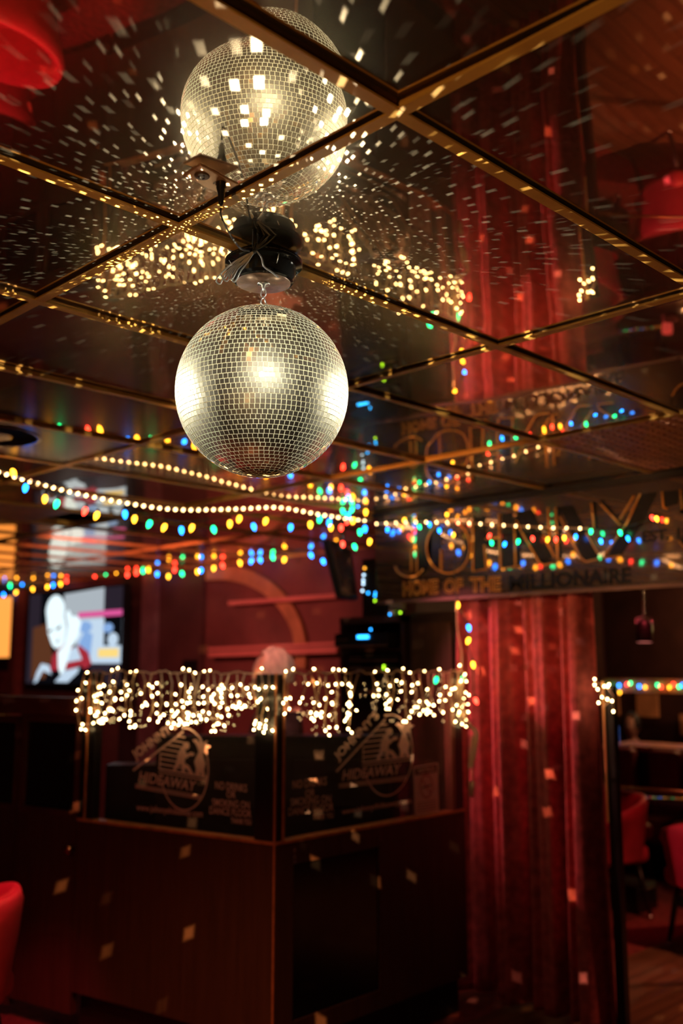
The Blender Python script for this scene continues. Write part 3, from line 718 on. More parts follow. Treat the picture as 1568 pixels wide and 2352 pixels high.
for (x, y) in [(1056, 1527), (1058, 1563), (1042, 1580), (1075, 1595), (1055, 1634), (1073, 1634), (1046, 1656), (1068, 1548)]:
    mb = MB(); bulb_mini(mb, E(x, y)-FWD*.01, Vector((rng.uniform(-1, 1), rng.uniform(-1, 1), -.5)).normalized()); mb.build('bulb', B_WARM, root)

def garland(name, label, cat, pts, wire, bulbs, mats, r=.0028, kind='c7', group=None, s=1.0):
    root = empty(name, pts[0], label, cat, group)
    mb = MB(); mb.tube(smooth_path(pts, 6), r, 6); mb.build('wire', wire, root)
    for p, c in bulbs:
        d = Vector((rng.uniform(-.35, .35), rng.uniform(-.35, .35), -1)).normalized()
        if kind == 'c7':
            mb = MB(); mb.lathe(p+UPV*.012, [(.006*s, .006), (.0065*s, -.012)], 8); so = mb.build('bulb_socket', wire, root)
            mb = MB(); bulb_c7(mb, p, d, s); mb.build('bulb', BC[c], root)
        else:
            mb = MB(); mb.lathe(p-UPV*.007*s, [(.002, 0), (.0055*s, .003*s), (.0062*s, .007*s), (.0045*s, .012*s), (0, .014*s)], 8, (0, 0, 1)); mb.build('bulb', B_ROPE, root)
    return root
# white rope of lights from the upper left to the sign
wp = [(-1100, 905, 3.0), (-700, 930, 3.35), (-330, 985, 3.7), (-40, 1072, 4.05), (0, 1083, 4.15), (130, 1120, 4.45), (260, 1148, 4.7), (400, 1168, 4.95), (540, 1167, 5.2), (640, 1164, 5.35), (740, 1181, 5.5), (850, 1197, 5.7)]
wpts = [P(x, y, F=f) for x, y, f in wp]; path = smooth_path(wpts, 40)
def along(path, step, start=0):
    out = []; acc = start
    for a, b in zip(path, path[1:]):
        L = (b-a).length
        while acc <= L: out.append(a+(b-a)*(acc/L)); acc += step
        acc -= L
    return out
garland('globe_light_string', 'rope of round warm white bulbs swagged below the ceiling left of the sign', 'string lights', wpts, M_CORDW, [(p-UPV*.004, 'w') for p in along(path, .047, .02)], None, .0045, 'g', s=1.15)
# coloured string just under it
cb = [(-640, 965, 'g'), (-560, 975, 'r'), (-480, 985, 'y'), (-400, 1000, 'b'), (-330, 1015, 'g'), (-270, 1026, 'r'), (-210, 1036, 'y'), (-160, 1046, 'b'), (-110, 1054, 'g'), (-60, 1062, 'y'), (-20, 1070, 'r'), (28, 1078, 'y'), (60, 1113, 'b'), (104, 1138, 'y'), (133, 1149, 'g'), (198, 1166, 'r'), (225, 1176, 'y'), (287, 1173, 'b'), (310, 1185, 'y'), (346, 1196, 'g'), (380, 1204, 'y'), (416, 1210, 'b'), (443, 1205, 'y'), (489, 1209, 'g'), (528, 1196, 'y'), (551, 1185, 'y'), (581, 1203, 'b'), (612, 1190, 'y'), (641, 1132, 'g'), (668, 1205, 'b'), (712, 1198, 'y'), (735, 1186, 'g'), (757, 1193, 'b'), (783, 1206, 'r'), (812, 1190, 'y'), (838, 1208, 'b')]
def fdepth(x): return 4.15+(x/850)*1.5
cpts = [P(x, y-12, F=fdepth(x)) for x, y, c in cb[::3]]+[P(855, 1200, F=5.7)]
garland('coloured_light_string', 'string of teardrop coloured bulbs hanging under the white rope lights', 'string lights', cpts, M_CORDG, [(P(x, y, F=fdepth(x)), c) for x, y, c in cb], None)
# coloured string along the back wall over the television
bb = [(-15, 1350, 'b'), (8, 1362, 'b'), (23, 1342, 'g'), (38, 1357, 'y'), (49, 1337, 'b'), (62, 1331, 'y'), (75, 1349, 'y'), (93, 1329, 'g'), (110, 1344, 'y'), (122, 1340, 'b'), (138, 1337, 'y'), (152, 1330, 'r'), (164, 1318, 'g'), (175, 1315, 'y'), (203, 1310, 'b'), (216, 1318, 'r'), (230, 1312, 'y'), (244, 1312, 'g'), (269, 1309, 'y'), (292, 1316, 'r'), (314, 1312, 'r'), (327, 1307, 'g'), (339, 1305, 'y'), (361, 1314, 'b'), (387, 1319, 'y'), (402, 1304, 'r'), (417, 1313, 'g'), (453, 1308, 'y'), (462, 1305, 'b'), (491, 1300, 'y'), (510, 1294, 'r'), (531, 1266, 'g'), (550, 1288, 'y'), (579, 1284, 'b'), (596, 1281, 'b'), (625, 1275, 'g'), (654, 1280, 'y'), (686, 1252, 'g'), (712, 1270, 'b'), (740, 1284, 'b'), (770, 1262, 'y')]
def wpt(x, y): return P(x, y, x=UB-.16)
bpts = [wpt(x, y-8) for x, y, c in bb[::4]]
garland('coloured_light_string', 'long string of coloured bulbs along the top of the back wall over the television', 'string lights', bpts, M_CORDG, [(wpt(x, y), c) for x, y, c in bb], None, s=1.15)
def spt(x, y, d=.05): return P(x, y, x=US-d)
wsp = [spt(x, y) for x, y in [(862, 1203), (960, 1199), (1060, 1201), (1150, 1206), (1260, 1212), (1352, 1214)]]
garland('globe_light_string', 'short rope of round warm white bulbs pinned along the upper half of the mirrored sign', 'string lights', wsp, M_CORDW, [(p, 'w') for p in along(smooth_path(wsp, 40), .075, .01)], None, .0035, 'g', s=.9)
sb = [(890, 1212, 'b'), (930, 1190, 'y'), (962, 1206, 'g'), (985, 1200, 'b'), (1008, 1214, 'b'), (1026, 1178, 'y'), (1041, 1224, 'y'), (1052, 1194, 'r'), (1125, 1226, 'r'), (1128, 1242, 'g'), (1160, 1245, 'b'), (1191, 1239, 'g'), (1222, 1232, 'r'), (1258, 1234, 'y'), (1277, 1234, 'r'), (1296, 1230, 'y'), (1322, 1228, 'b'), (1357, 1216, 'g'), (1378, 1238, 'b'), (1422, 1218, 'g'), (1440, 1232, 'b'), (1495, 1184, 'r'), (1506, 1186, 'y')]
garland('coloured_light_string', 'string of coloured bulbs pinned across the big black letters of the sign', 'string lights', [spt(x, y) for x, y in [(866, 1196), (960, 1192), (1050, 1186), (1125, 1218), (1220, 1220), (1330, 1214), (1430, 1212), (1520, 1180)]], M_CORDG, [(spt(x, y), c) for x, y, c in sb], None, s=.66)
def cpt(x, y): return P(x, y, F=5.5)
kb = [(748, 1100, 'b'), (762, 1150, 'b'), (786, 1168, 'g'), (810, 1165, 'g'), (798, 1178, 'b'), (822, 1152, 'b'), (800, 1192, 'r'), (840, 1170, 'y'), (846, 1142, 'b'), (818, 1112, 'b'), (832, 1128, 'w'), (812, 1250, 'g'), (850, 1238, 'y'), (786, 1244, 'r'), (826, 1216, 'g'), (760, 1206, 'y')]
garland('coloured_light_string', 'bunched coloured bulbs hanging between the disco ball and the sign\'s left end', 'string lights', [cpt(x, y) for x, y in [(745, 1088), (765, 1140), (800, 1155), (840, 1120), (848, 1150), (815, 1180), (770, 1200), (800, 1235), (850, 1225)]], M_CORDG, [(cpt(x, y), c) for x, y, c in kb], None, s=.9)
# string hanging down the curtain's left edge
hb = [(1050, 1383, 'y'), (1075, 1435, 'b'), (1077, 1465, 'y'), (1085, 1520, 'y'), (1063, 1553, 'g'), (1003, 1555, 'g'), (1090, 1603, 'r')]
hp = [P(x, y, F=5.15) for x, y in [(1048, 1200), (1044, 1300), (1050, 1380), (1070, 1430), (1076, 1490), (1084, 1520), (1088, 1600)]]
garland('coloured_light_string', 'short coloured bulb string hanging down beside the red curtain', 'string lights', hp, M_CORDG, [(P(x, y, F=5.12), c) for x, y, c in hb], None, s=.9)

# ================================================================== MIRRORED SIGN
M_SIGN = mirrormat('smoked_mirror', (.50, .38, .38), .035, .03, .0006, 4.0)
sy0 = P(862, 1190, x=US).y; sy1 = P(1568, 1200, x=US).y-1.1; szb = 2.028; szt = ZC-.035
root = empty('letter_sign', (US, (sy0+sy1)/2, szb), 'smoked mirror fascia sign with black and gold lettering hung over the curtain', 'sign')
mb = MB(); mb.box((US+.015, (sy0+sy1)/2, (szb+szt)/2), (.03, abs(sy0-sy1), szt-szb)); mb.build('mirror_board', M_SIGN, root)
mb = MB(); mb.box((US+.005, (sy0+sy1)/2, ZC-.018), (.06, abs(sy0-sy1), .032)); mb.build('top_rail', M_BLACK, root)
mb = MB(); mb.box((US-.004, (sy0+sy1)/2, szb+.006), (.010, abs(sy0-sy1), .018)); mb.build('bottom_rail', mat('grey_rail', (.22, .13, .13), .4, .4, noise=.1), root)
nS = Vector((-1, 0, 0))
def sg(x, y, off): return P(x, y, x=US-off)
M_LBLACK = mat('black_letter', (.008, .007, .008), .25, noise=.1); M_LGOLD = mat('gold_letter_edge', (1.0, .45, .10), .5, 0, noise=.1)
def spoly(mb, pts, off): mb.add([sg(x, y, off) for x, y in pts], [tuple(range(len(pts)))])
def letter(name, fills, outlines):
    mb = MB()
    for pts in fills: spoly(mb, pts, .004)
    lo = mb.build('letter', M_LBLACK, root, label='black letter '+name)
    mb = MB()
    for pts in outlines: mb.tube([sg(x, y, .006) for x, y in pts], .0052, 5)
    if outlines: mb.build('gold_edge', M_LGOLD, lo)
def arcp(cx, cy, rx, ry, a0, a1, n=14, sk=0): return [(cx+rx*cos(radians(a0+(a1-a0)*i/n)), cy-ry*sin(radians(a0+(a1-a0)*i/n))+sk*cos(radians(a0+(a1-a0)*i/n))) for i in range(n+1)]
letter('J', [[(955, 1182), (992, 1176), (990, 1290), (975, 1315), (958, 1322), (954, 1310)]], [[(944, 1262), (944, 1312)], [(957, 1262), (957, 1316)], arcp(940, 1295, 34, 30, 190, 335), [(946, 1262), (956, 1261)]])
letter('O', [arcp(1029, 1257, 50, 60, 90, 270)+[(1012, 1312), (1012, 1202)], arcp(1029, 1257, 50, 60, -60, 60)+[(1060, 1222), (1066, 1257), (1060, 1296)]], [arcp(1029, 1257, 50, 60, 0, 360, 28), [(1012, 1262), (1012, 1312)]])
letter('H', [[(1087, 1188), (1114, 1185), (1116, 1306), (1089, 1310)], [(1152, 1180), (1176, 1177), (1180, 1300), (1153, 1304)], [(1114, 1240), (1152, 1236), (1152, 1250), (1114, 1254)]],
       [[(1085, 1190), (1086, 1312), (1120, 1307)], [(1116, 1305), (1112, 1252)], [(1145, 1180), (1149, 1306), (1180, 1302)], [(1115, 1238), (1150, 1234)]])
letter('N', [[(1183, 1185), (1190, 1184), (1236, 1286), (1272, 1286), (1270, 1292), (1240, 1296), (1183, 1220)], [(1183, 1176), (1222, 1170), (1268, 1280), (1240, 1294)], [(1180, 1190), (1192, 1190), (1194, 1300), (1184, 1300)]],
       [[(1186, 1196), (1196, 1220), (1238, 1292), (1248, 1298), (1270, 1294)], [(1246, 1230), (1273, 1280)], [(1258, 1166), (1261, 1240)], [(1192, 1300), (1183, 1302), (1181, 1210)]])
letter('N', [[(1284, 1164), (1314, 1160), (1372, 1276), (1368, 1286), (1340, 1288)], [(1276, 1165), (1286, 1164), (1290, 1288), (1280, 1288)]],
       [[(1276, 1166), (1280, 1286), (1292, 1284)], [(1284, 1186), (1332, 1280), (1344, 1290), (1372, 1284)], [(1346, 1224), (1372, 1270)], [(1358, 1156), (1364, 1216)]])
letter('Y', [[(1472, 1134), (1508, 1130), (1478, 1196), (1424, 1276), (1392, 1280), (1450, 1186)], [(1374, 1150), (1384, 1148), (1428, 1200), (1422, 1206)], [(1361, 1150), (1367, 1150), (1371, 1214), (1364, 1214)]],
       [[(1470, 1134), (1440, 1200), (1390, 1272), (1389, 1282), (1424, 1276)], [(1456, 1138), (1422, 1194)], [(1378, 1156), (1424, 1206)]])
letter('apostrophe', [[(1522, 1130), (1556, 1125), (1556, 1158), (1526, 1164)]], [[(1520, 1130), (1523, 1166), (1534, 1168)]])
letter('S', [arcp(1604, 1145, 40, 30, 20, 250)+[(1620, 1190), (1560, 1180)], arcp(1600, 1220, 46, 45, 90, -150)], [[(1562, 1124), (1566, 1170)], arcp(1600, 1220, 48, 46, 90, -150)])
def stext(name, s, x0, y0, x1, y1, h, m, off=.004, bold=.03):
    mb = MB(); put_text(mb, s, lambda u, v: sg(x0+(x1-x0)*u, y0+(y1-y0)*u-h*v, off), bold); return mb.build(name, m, root)
stext('tagline_word', 'MILLIONAIRE', 1168, 1357, 1448, 1338, 36, M_LBLACK); stext('tagline_word', 'EST. 1979', 1474, 1246, 1620, 1232, 26, M_LBLACK)
for w_, x0, y0, x1, y1 in (('HOME', 925, 1370, 1006, 1364), ('OF', 1018, 1364, 1062, 1361), ('THE', 1078, 1361, 1150, 1357)):
    o = stext('tagline_word', w_, x0, y0, x1, y1, 34, M_LGOLD, .004, .035); o['label'] = 'gold-edged small word of the tagline'
    stext('tagline_word', w_, x0+1.2, y0-2.2, x1-1.2, y1-2.2, 29.6, M_LBLACK, .0055, -.012)

# ================================================================== CURTAIN
UC = 4.32
cy0 = P(1066, 1400, x=UC).y; cy1 = P(1350, 1400, x=UC).y
cyb0 = P(1078, 2200, x=UC).y; cyb1 = P(1400, 2300, x=UC-.05).y
folds = [0, .085, .15, .21, .27, .36, .42, .47, .60, .66, .73, .84, .90, 1.0]
def prof(a):
    v = .055*sin(2*pi*a*3.6+.6)+.030*sin(2*pi*a*7.9+1.1+1.2*sin(a*6))+.012*sin(2*pi*a*15.1+.3)
    return v
def cur(a, b):
    g = b**1.2; yy = (cy0*(1-g)+cyb0*g)*(1-a)+(cy1*(1-g)+cyb1*g)*a
    yy += .012*sin(a*23+b*2.1)*b
    xx = UC-prof(a+.012*sin(b*3.1+a*5))*(.75+.55*b)-.05*b*a
    return Vector((xx, yy, (ZC-.45)*(1-b)+.03*b))
root = empty('curtain', (UC, (cy0+cy1)/2, 0), 'long pleated red curtain hanging right of the booth below the sign', 'curtain')
mb = MB(); mb.grid(cur, 220, 60); cu_ = mb.build('drape', M_VELVET, root)
sm = cu_.modifiers.new('thick', 'SOLIDIFY'); sm.thickness = .004
mb = MB(); mb.tube([(UC+.02, cy0+.02, ZC-.44), (UC+.02, cy1-.02, ZC-.44)], .012, 10); mb.build('curtain_rod', M_METAL, root)
# framed glass screen edge right of the curtain
xs = P(1383, 2000, x=UC-.05)
ysc = P(1380, 1700, x=UC).y-.02
root = empty('divider_post', (UC, ysc, 0), 'tall black divider post with a thin amber edge right of the curtain', 'post')
mb = MB(); mb.box((UC+.02, ysc-.028, .79), (.04, .046, 1.58)); mb.build('post', M_BLACK, root)
mb = MB(); mb.box((UC-.006, ysc-.004, 1.27), (.008, .010, .66)); mb.build('amber_strip', mat('amber_edge', (.85, .48, .18), .35, .2, noise=.1), root)

# icicle bulbs at its top
root = empty('icicle_lights', (UC-.05, ysc-.02, 1.6), 'small cluster of icicle lights at the top of the divider post right of the curtain', 'string lights', None)
def ic(x, y): return P(x, y, x=UC-.06)
mb = MB(); mb.tube(smooth_path([ic(x, y) for x, y in [(1362, 1558), (1372, 1570), (1392, 1575), (1378, 1596), (1400, 1606), (1384, 1625)]]), .003, 5); mb.tube([ic(1392, 1575), ic(1410, 1600), ic(1408, 1632)], .003, 5); mb.build('wire', M_CORDW, root)
for x, y in [(1365, 1558), (1365, 1571), (1372, 1581), (1387, 1574), (1395, 1575), (1382, 1599), (1394, 1604), (1405, 1608), (1374, 1612), (1408, 1632), (1398, 1570)]:
    mb = MB(); bulb_mini(mb, ic(x, y), -UPV, .0045); mb.build('bulb', B_WARM, root)

# ================================================================== BACK WALL THINGS
def wq(x, y, off): return P(x, y, x=UB-off)
def wquad(mb, x0, y0, x1, y1, d0, d1, mi=0):
    a = wq(x0, y0, d0); b = wq(x1, y1, d0); mb.box((UB-(d0+d1)/2, (a.y+b.y)/2, (a.z+b.z)/2), (abs(d1-d0), abs(a.y-b.y), abs(a.z-b.z)), mi=mi)
# television; screen coordinates 0..1
ty0, ty1 = wq(64, 1400, .16).y, wq(286, 1400, .16).y
tz1 = wq(175, 1352, .16).z; tz0 = wq(175, 1576, .16).z
root = empty('television', (UB-.15, (ty0+ty1)/2, tz0), 'large wall television lit with a pale bald figure on screen', 'television')
mb = MB(); mb.box((UB-.13, (ty0+ty1)/2, (tz0+tz1)/2), (.06, abs(ty0-ty1), tz1-tz0)); mb.build('casing', M_BLACK, root)
mb = MB(); mb.box((UB-.06, (ty0+ty1)/2, (tz0+tz1)/2), (.10, .4, .3)); mb.build('wall_bracket', M_METAL, root)
bz = .035
def tvp(a, b, k): return Vector((UB-.161-.0006*k, ty0+(ty1-ty0)*(bz/2+(1-bz)*a), tz0+(tz1-tz0)*(bz/2+(1-bz)*b)))
scr = MB(); 
TVM = [glow('screen_dark', (.10, .07, .11), .22), glow('screen_white', (.80, .95, 1.0), 1.15), glow('screen_blue', (.30, .52, .95), .8),
       glow('screen_red', (.75, .05, .08), .5), glow('screen_black', (.01, .01, .015), .3), glow('screen_pale', (.62, .78, .95), .9),
       glow('screen_orange', (.42, .14, .06), .25), glow('screen_yellow', (1.0, .72, .22), 1.0), glow('screen_pink', (.9, .12, .4), .8), glow('screen_grey', (.55, .62, .68), .75)]
def sp(pts, mi, k): scr.add([tvp(a, b, k) for a, b in pts], [tuple(range(len(pts)))], mi)
def ell(cx, cy, rx, ry, rot_=0, n=22): return [(cx+rx*cos(t)*cos(rot_)-ry*sin(t)*sin(rot_)*.6, cy+rx*cos(t)*sin(rot_)*1.6+ry*sin(t)*cos(rot_)) for t in [2*pi*i/n for i in range(n)]]
sp([(0, 0), (1, 0), (1, 1), (0, 1)], 0, 0)
sp([(.14, 0), (.70, 0), (.70, 1), (.14, 1)], 4, 1)
sp([(.42, .42), (.62, .42), (.82, .3), (.82, 1), (.40, .97)], 9, 2)
sp([(.56, .22), (1, .22), (1, .68), (.56, .68)], 5, 3)
sp([(.56, .70), (1, .70), (1, .76), (.56, .76)], 8, 4)
sp([(.83, .40), (1, .40), (1, .70), (.83, .70)], 4, 4); sp(ell(.92, .46, .05, .07), 5, 5); sp(ell(.87, .58, .05, .05), 2, 5)
sp([(.60, .26), (.70, .26), (.72, .52), (.64, .56), (.58, .44)], 2, 5); sp(ell(.64, .60, .07, .06), 2, 5)
sp([(.78, .28), (.98, .28), (.98, .37), (.78, .37)], 7, 5)
sp([(.06, .05), (.22, .05), (.30, .30), (.22, .66), (.06, .62)], 6, 2)
sp([(.28, .14), (.52, .16), (.60, .20), (.52, .40), (.44, .46), (.30, .30)], 3, 6); sp([(.66, .16), (.72, .22), (.68, .34), (.58, .42), (.52, .26)], 3, 6)
sp([(.40, .22), (.62, .26), (.56, .40), (.44, .34)], 5, 7)
sp(ell(.31, .80, .105, .17), 1, 8)
sp([(.21, .76), (.24, .55), (.29, .42), (.35, .36), (.42, .42), (.44, .60), (.40, .78)], 1, 8)
sp([(.43, .42), (.46, .62), (.43, .76), (.46, .80), (.50, .72), (.56, .72), (.60, .64), (.57, .50), (.50, .38), (.44, .14), (.40, .10), (.37, .18), (.36, .34)], 1, 9)
sp([(.10, .0), (.14, .02), (.20, .14), (.30, .10), (.27, .2), (.18, .22), (.13, .12)], 5, 9)
sp([(.34, .02), (.44, .14), (.60, .18), (.58, .12), (.48, .02)], 5, 9)
sp([(.24, .58), (.29, .60), (.28, .565), (.25, .56)], 4, 10); sp([(.33, .60), (.39, .64), (.37, .59), (.33, .58)], 4, 10); sp([(.33, .44), (.37, .50), (.36, .45)], 4, 10); sp([(.31, .37), (.37, .40), (.36, .37)], 4, 10)
scr.build('screen', TVM, root)
# two framed pictures left of the television
def picture(name, label, x0, y0, x1, y1, es, colr, grp=None):
    a = wq(x0, y0, .06); b = wq(x1, y1, .06); root = empty(name, (UB-.05, (a.y+b.y)/2, b.z), label, 'picture', grp)
    mb = MB(); w = .05
    yA, yB, zA, zB_ = max(a.y, b.y), min(a.y, b.y), a.z, b.z
    mb.box((UB-.045, (yA+yB)/2, zA-w/2), (.03, yA-yB, w)); mb.box((UB-.045, (yA+yB)/2, zB_+w/2), (.03, yA-yB, w))
    mb.box((UB-.045, yA-w/2, (zA+zB_)/2), (.03, w, zA-zB_)); mb.box((UB-.045, yB+w/2, (zA+zB_)/2), (.03, w, zA-zB_)); mb.build('frame', M_BLACK, root)
    mb = MB(); mb.box((UB-.04, (yA+yB)/2, (zA+zB_)/2), (.012, yA-yB-.08, zA-zB_-.08))
    mb.build('artwork', colr, root); return root
picture('lit_picture', 'glowing amber framed picture at the photo\'s left edge beside the television', -50, 1368, 38, 1520, 0,
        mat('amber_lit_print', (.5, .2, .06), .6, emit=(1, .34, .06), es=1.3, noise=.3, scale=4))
r2 = picture('framed_picture', 'small reddish framed picture under the glowing amber picture', -50, 1530, 30, 1606, 0, mat('red_print', (.45, .12, .09), .6, noise=.4, scale=6))
# ledges
M_LEDGE = mat('coral_ledge', (.75, .26, .20), .5, noise=.1, scale=3)
def ledge(label, xa, ya, xb, yb, h, d=.12):
    a = wq(xa, ya, d); b = wq(xb, yb, d); root_ = empty('wall_ledge', ((a+b)/2), label, 'ledge', 'ledges on the back wall')
    mb = MB(); mb.add([Vector((UB-s*d, p.y, p.z+q)) for q in (0, -h) for p in (a, b) for s in (0, 1)], [(0, 1, 3, 2), (4, 6, 7, 5), (1, 5, 7, 3), (0, 2, 6, 4), (0, 4, 5, 1), (2, 3, 7, 6)])
    mb.build('board', M_LEDGE, root_); return root_
r_ = ledge('thick coral ledge on the back wall just above the DJ\'s head', 478, 1487, 772, 1474, .085)
mb = MB(); a = wq(478, 1496, .123); b = wq(772, 1482, .123); strip(mb, [a, b], .008, nS); mb.build('groove', M_DARK, r_)
ledge('thin coral ledge on the back wall, the upper of the two', 523, 1381, 782, 1362, .035)
# tan ring ornament
root = empty('ring_ornament', wq(480, 1510, .02), 'large tan quarter-ring arch mounted on the back wall above the booth', 'wall ornament')
mb = MB(); cy_, cz_ = wq(480, 1505, .03).y, wq(480, 1505, .03).z; ro = abs(wq(705, 1500, .03).y-cy_); rz_ = wq(480, 1300, .03).z-cz_; w_ = .13
n = 40; vs = []
for k in range(n):
    a_ = pi-(pi/2+.05)+(pi/2+.2)*k/(n-1)
    for rr, dd in ((0, .045), (w_, .045), (0, .012), (w_, .012)): vs.append(Vector((UB-dd, cy_+(ro-rr)*cos(a_), cz_+(rz_-rr)*sin(a_))))
mb.add(vs, [f for k in range(n-1) for f in ((4*k, 4*k+1, 4*k+5, 4*k+4), (4*k, 4*k+4, 4*k+6, 4*k+2), (4*k+1, 4*k+3, 4*k+7, 4*k+5))])
mb.build('ring', mat('tan_ring', (.50, .25, .10), .6, noise=.2), root)
mb = MB(); wquad(mb, 432, 1516, 462, 1545, 0, .06)
mb.build('wall_box', M_BLACK, label='small square black box on the back wall just over the booth\'s glass', category='box')

# ================================================================== DJ GEAR
FR = 6.05                                     # how far ahead the rack stands
rc = P(852, 1470, F=FR); UX = rc.x
def gk(x, y, d=0): return P(x, y, x=UX-d)
def gbox(mb, x0, y0, x1, y1, d0, d1):
    a, b = gk(x0, (y0+y1)/2), gk(x1, (y0+y1)/2); zt_ = gk((x0+x1)/2, y0).z; zb_ = gk((x0+x1)/2, y1).z
    mb.box((UX-(d0+d1)/2, (a.y+b.y)/2, (zt_+zb_)/2), (abs(d1-d0), abs(a.y-b.y), zt_-zb_))
ra, rb_ = gk(783, 1470).y, gk(930, 1470).y; rt = gk(856, 1416).z
root = empty('equipment_rack', (UX+.2, (ra+rb_)/2, 0), 'tall black audio rack standing behind the booth, left of the curtain', 'rack')
mb = MB()
mb.box((UX+.2, (ra+rb_)/2, rt-.02), (.42, abs(ra-rb_), .04)); mb.box((UX+.2, ra-.012, rt/2), (.42, .024, rt)); mb.box((UX+.2, rb_+.012, rt/2), (.42, .024, rt)); mb.box((UX+.4, (ra+rb_)/2, rt/2), (.02, abs(ra-rb_), rt))
for yy in (1493, 1547, 1590): mb.box((UX+.2, (ra+rb_)/2, gk(856, yy).z), (.40, abs(ra-rb_)-.05, .014))
mb.build('cabinet', mat('dark_brown_cabinet', (.06, .03, .03), .45, noise=.25), root)
M_LED = {'b': glow('blue_led', (.02, .35, 1), 6), 'g': glow('lime_led', (.45, 1, .02), 4), 'o': glow('orange_led', (1, .4, .03), 4), 'w': glow('ice_led', (.55, .8, 1), 4)}
def led(x, y, c, parent, d=.03, r=.007, wide=0):
    p = gk(x, y, d)
    mb = MB()
    if wide: rounded_box(mb, p, (.006, wide, .020), .003)
    else: ellipsoid(mb, p, (r*.6, r, r), n=6)
    mb.build('indicator_lamp', M_LED[c], parent)
def unit(name, label, x0, y0, x1, y1, d, leds):
    a = gk(x0, y1); r0 = empty(name, Vector((UX, (gk(x0, y1).y+gk(x1, y1).y)/2, a.z)), label, 'audio unit')
    mb = MB(); gbox(mb, x0, y0, x1, y1, -.32, d); mb.build('case', M_BLACK, r0)
    mb = MB(); gbox(mb, x0, y1-3, x1, y1, d, d+.006); gbox(mb, x0+4, (y0+y1)/2-1, x0+30, (y0+y1)/2+1, d, d+.004); mb.build('faceplate_strip', mat('rose_metal', (.5, .3, .3), .3, .7, noise=.1), r0)
    for l in leds: led(l[0], l[1], l[2], r0, d+.005, wide=l[3] if len(l) > 3 else 0)
unit('audio_player', 'black audio unit with a bright blue display jutting from the rack', 795, 1455, 917, 1486, .10, [(833, 1463, 'b', .095), (851, 1446, 'b')])
unit('amplifier', 'black amplifier unit in the middle shelf of the rack', 800, 1502, 914, 1519, .0, [])
unit('amplifier', 'lowest rack unit with two lime indicator lamps', 800, 1527, 914, 1538, .0, [(881, 1530, 'g'), (881, 1535, 'g')])
# things on top of the rack
def bottle(x, yt, yb, label, m, r=.019):
    pb = gk(x, 1416, -.1); pb.z = rt; h = (gk(x, yt, -.1).z-rt)
    r0 = empty('bottle', pb, label, 'bottle', 'bottles on top of the rack')
    mb = MB(); mb.lathe(pb, [(r*.9, 0), (r, .008), (r, h*.58), (r*.85, h*.66), (r*.38, h*.76), (r*.34, h*.93), (r*.40, h*.94)], 16); mb.build('glass_body', m, r0)
    mb = MB(); mb.lathe(pb+UPV*h*.94, [(r*.42, 0), (r*.42, h*.06), (0, h*.062)], 12); mb.build('cap', mat('gold_cap', (.7, .45, .15), .3, .8, noise=.1), r0)
    mb = MB(); mb.lathe(pb+UPV*h*.2, [(r*1.015, 0), (r*1.015, h*.25)], 16); mb.build('paper_label', mat('cream_paper_label', (.5, .35, .25), .7, noise=.2), r0)
GB = mat('green_bottle_glass', (.10, .22, .02), .08, noise=.2, coat=.5); CB = mat('dark_bottle_glass', (.05, .03, .03), .08, noise=.2, coat=.5); PB_ = mat('pale_bottle_glass', (.28, .22, .25), .08, noise=.2, coat=.5)
bottle(899, 1338, 0, 'pale bottle on the rack, leftmost of the row', PB_); bottle(911, 1332, 0, 'green bottle on the rack behind the sign, second from left', GB); bottle(924, 1345, 0, 'dark bottle on the rack near its right end', CB)
root = empty('sound_mixer', gk(820, 1416, .02), 'black upright mixer with a column of pale and blue lamps on the rack', 'mixer')
mb = MB(); p0 = gk(846, 1360, -.12); a, b = gk(822, 1400), gk(872, 1400)
mb.box((UX+.12, (a.y+b.y)/2, rt+.18), (.16, abs(a.y-b.y), .36)); mb.build('case', M_BLACK, root)
for x, y, c in [(837, 1305, 'o'), (835, 1321, 'w'), (834, 1333, 'w'), (834, 1341, 'w'), (832, 1357, 'w'), (845, 1362, 'b'), (862, 1362, 'b'), (861, 1368, 'b'), (861, 1380, 'g')]: led(x, y, c, root, -.035, .008)
led(895, 1411, 'b', root, .01); led(919, 1407, 'g', root, .01); led(936, 1376, 'g', root, -.02)
# monitor hung steeply tilted above the rack
root = empty('hanging_monitor', P(785, 1300, F=5.9), 'dark flat monitor hung tilted from the ceiling over the rack', 'monitor')
def hm(x, y, f): return P(x, y, F=f)
q = [hm(752, 1238, 5.75), hm(806, 1262, 5.95), hm(822, 1376, 5.9), hm(784, 1368, 5.7)]
nn = (q[1]-q[0]).cross(q[3]-q[0]).normalized()
if nn.dot(FWD) < 0: nn = -nn
def prism(mb, q, n, d):
    b = [p+n*d for p in q]; mb.add(q+b, [(0, 1, 2, 3), (7, 6, 5, 4)]+[(i, (i+1) % 4, 4+(i+1) % 4, 4+i) for i in range(4)])
mb = MB(); prism(mb, q, nn, .04); mb.build('casing', mat('navy_black_casing', (.02, .022, .03), .3, noise=.2), root)
cq = sum(q, Vector())/4; mb = MB(); prism(mb, [cq+(p-cq)*.86-nn*.002 for p in q], nn, .002); mb.build('screen', mat('unlit_screen', (.06, .04, .045), .1, noise=.4, scale=6), root)
mb = MB(); mb.tube([cq+nn*.05, Vector((cq.x+.05, cq.y+.05, ZC))], .015, 8); mb.build('ceiling_bracket', M_METAL, root)
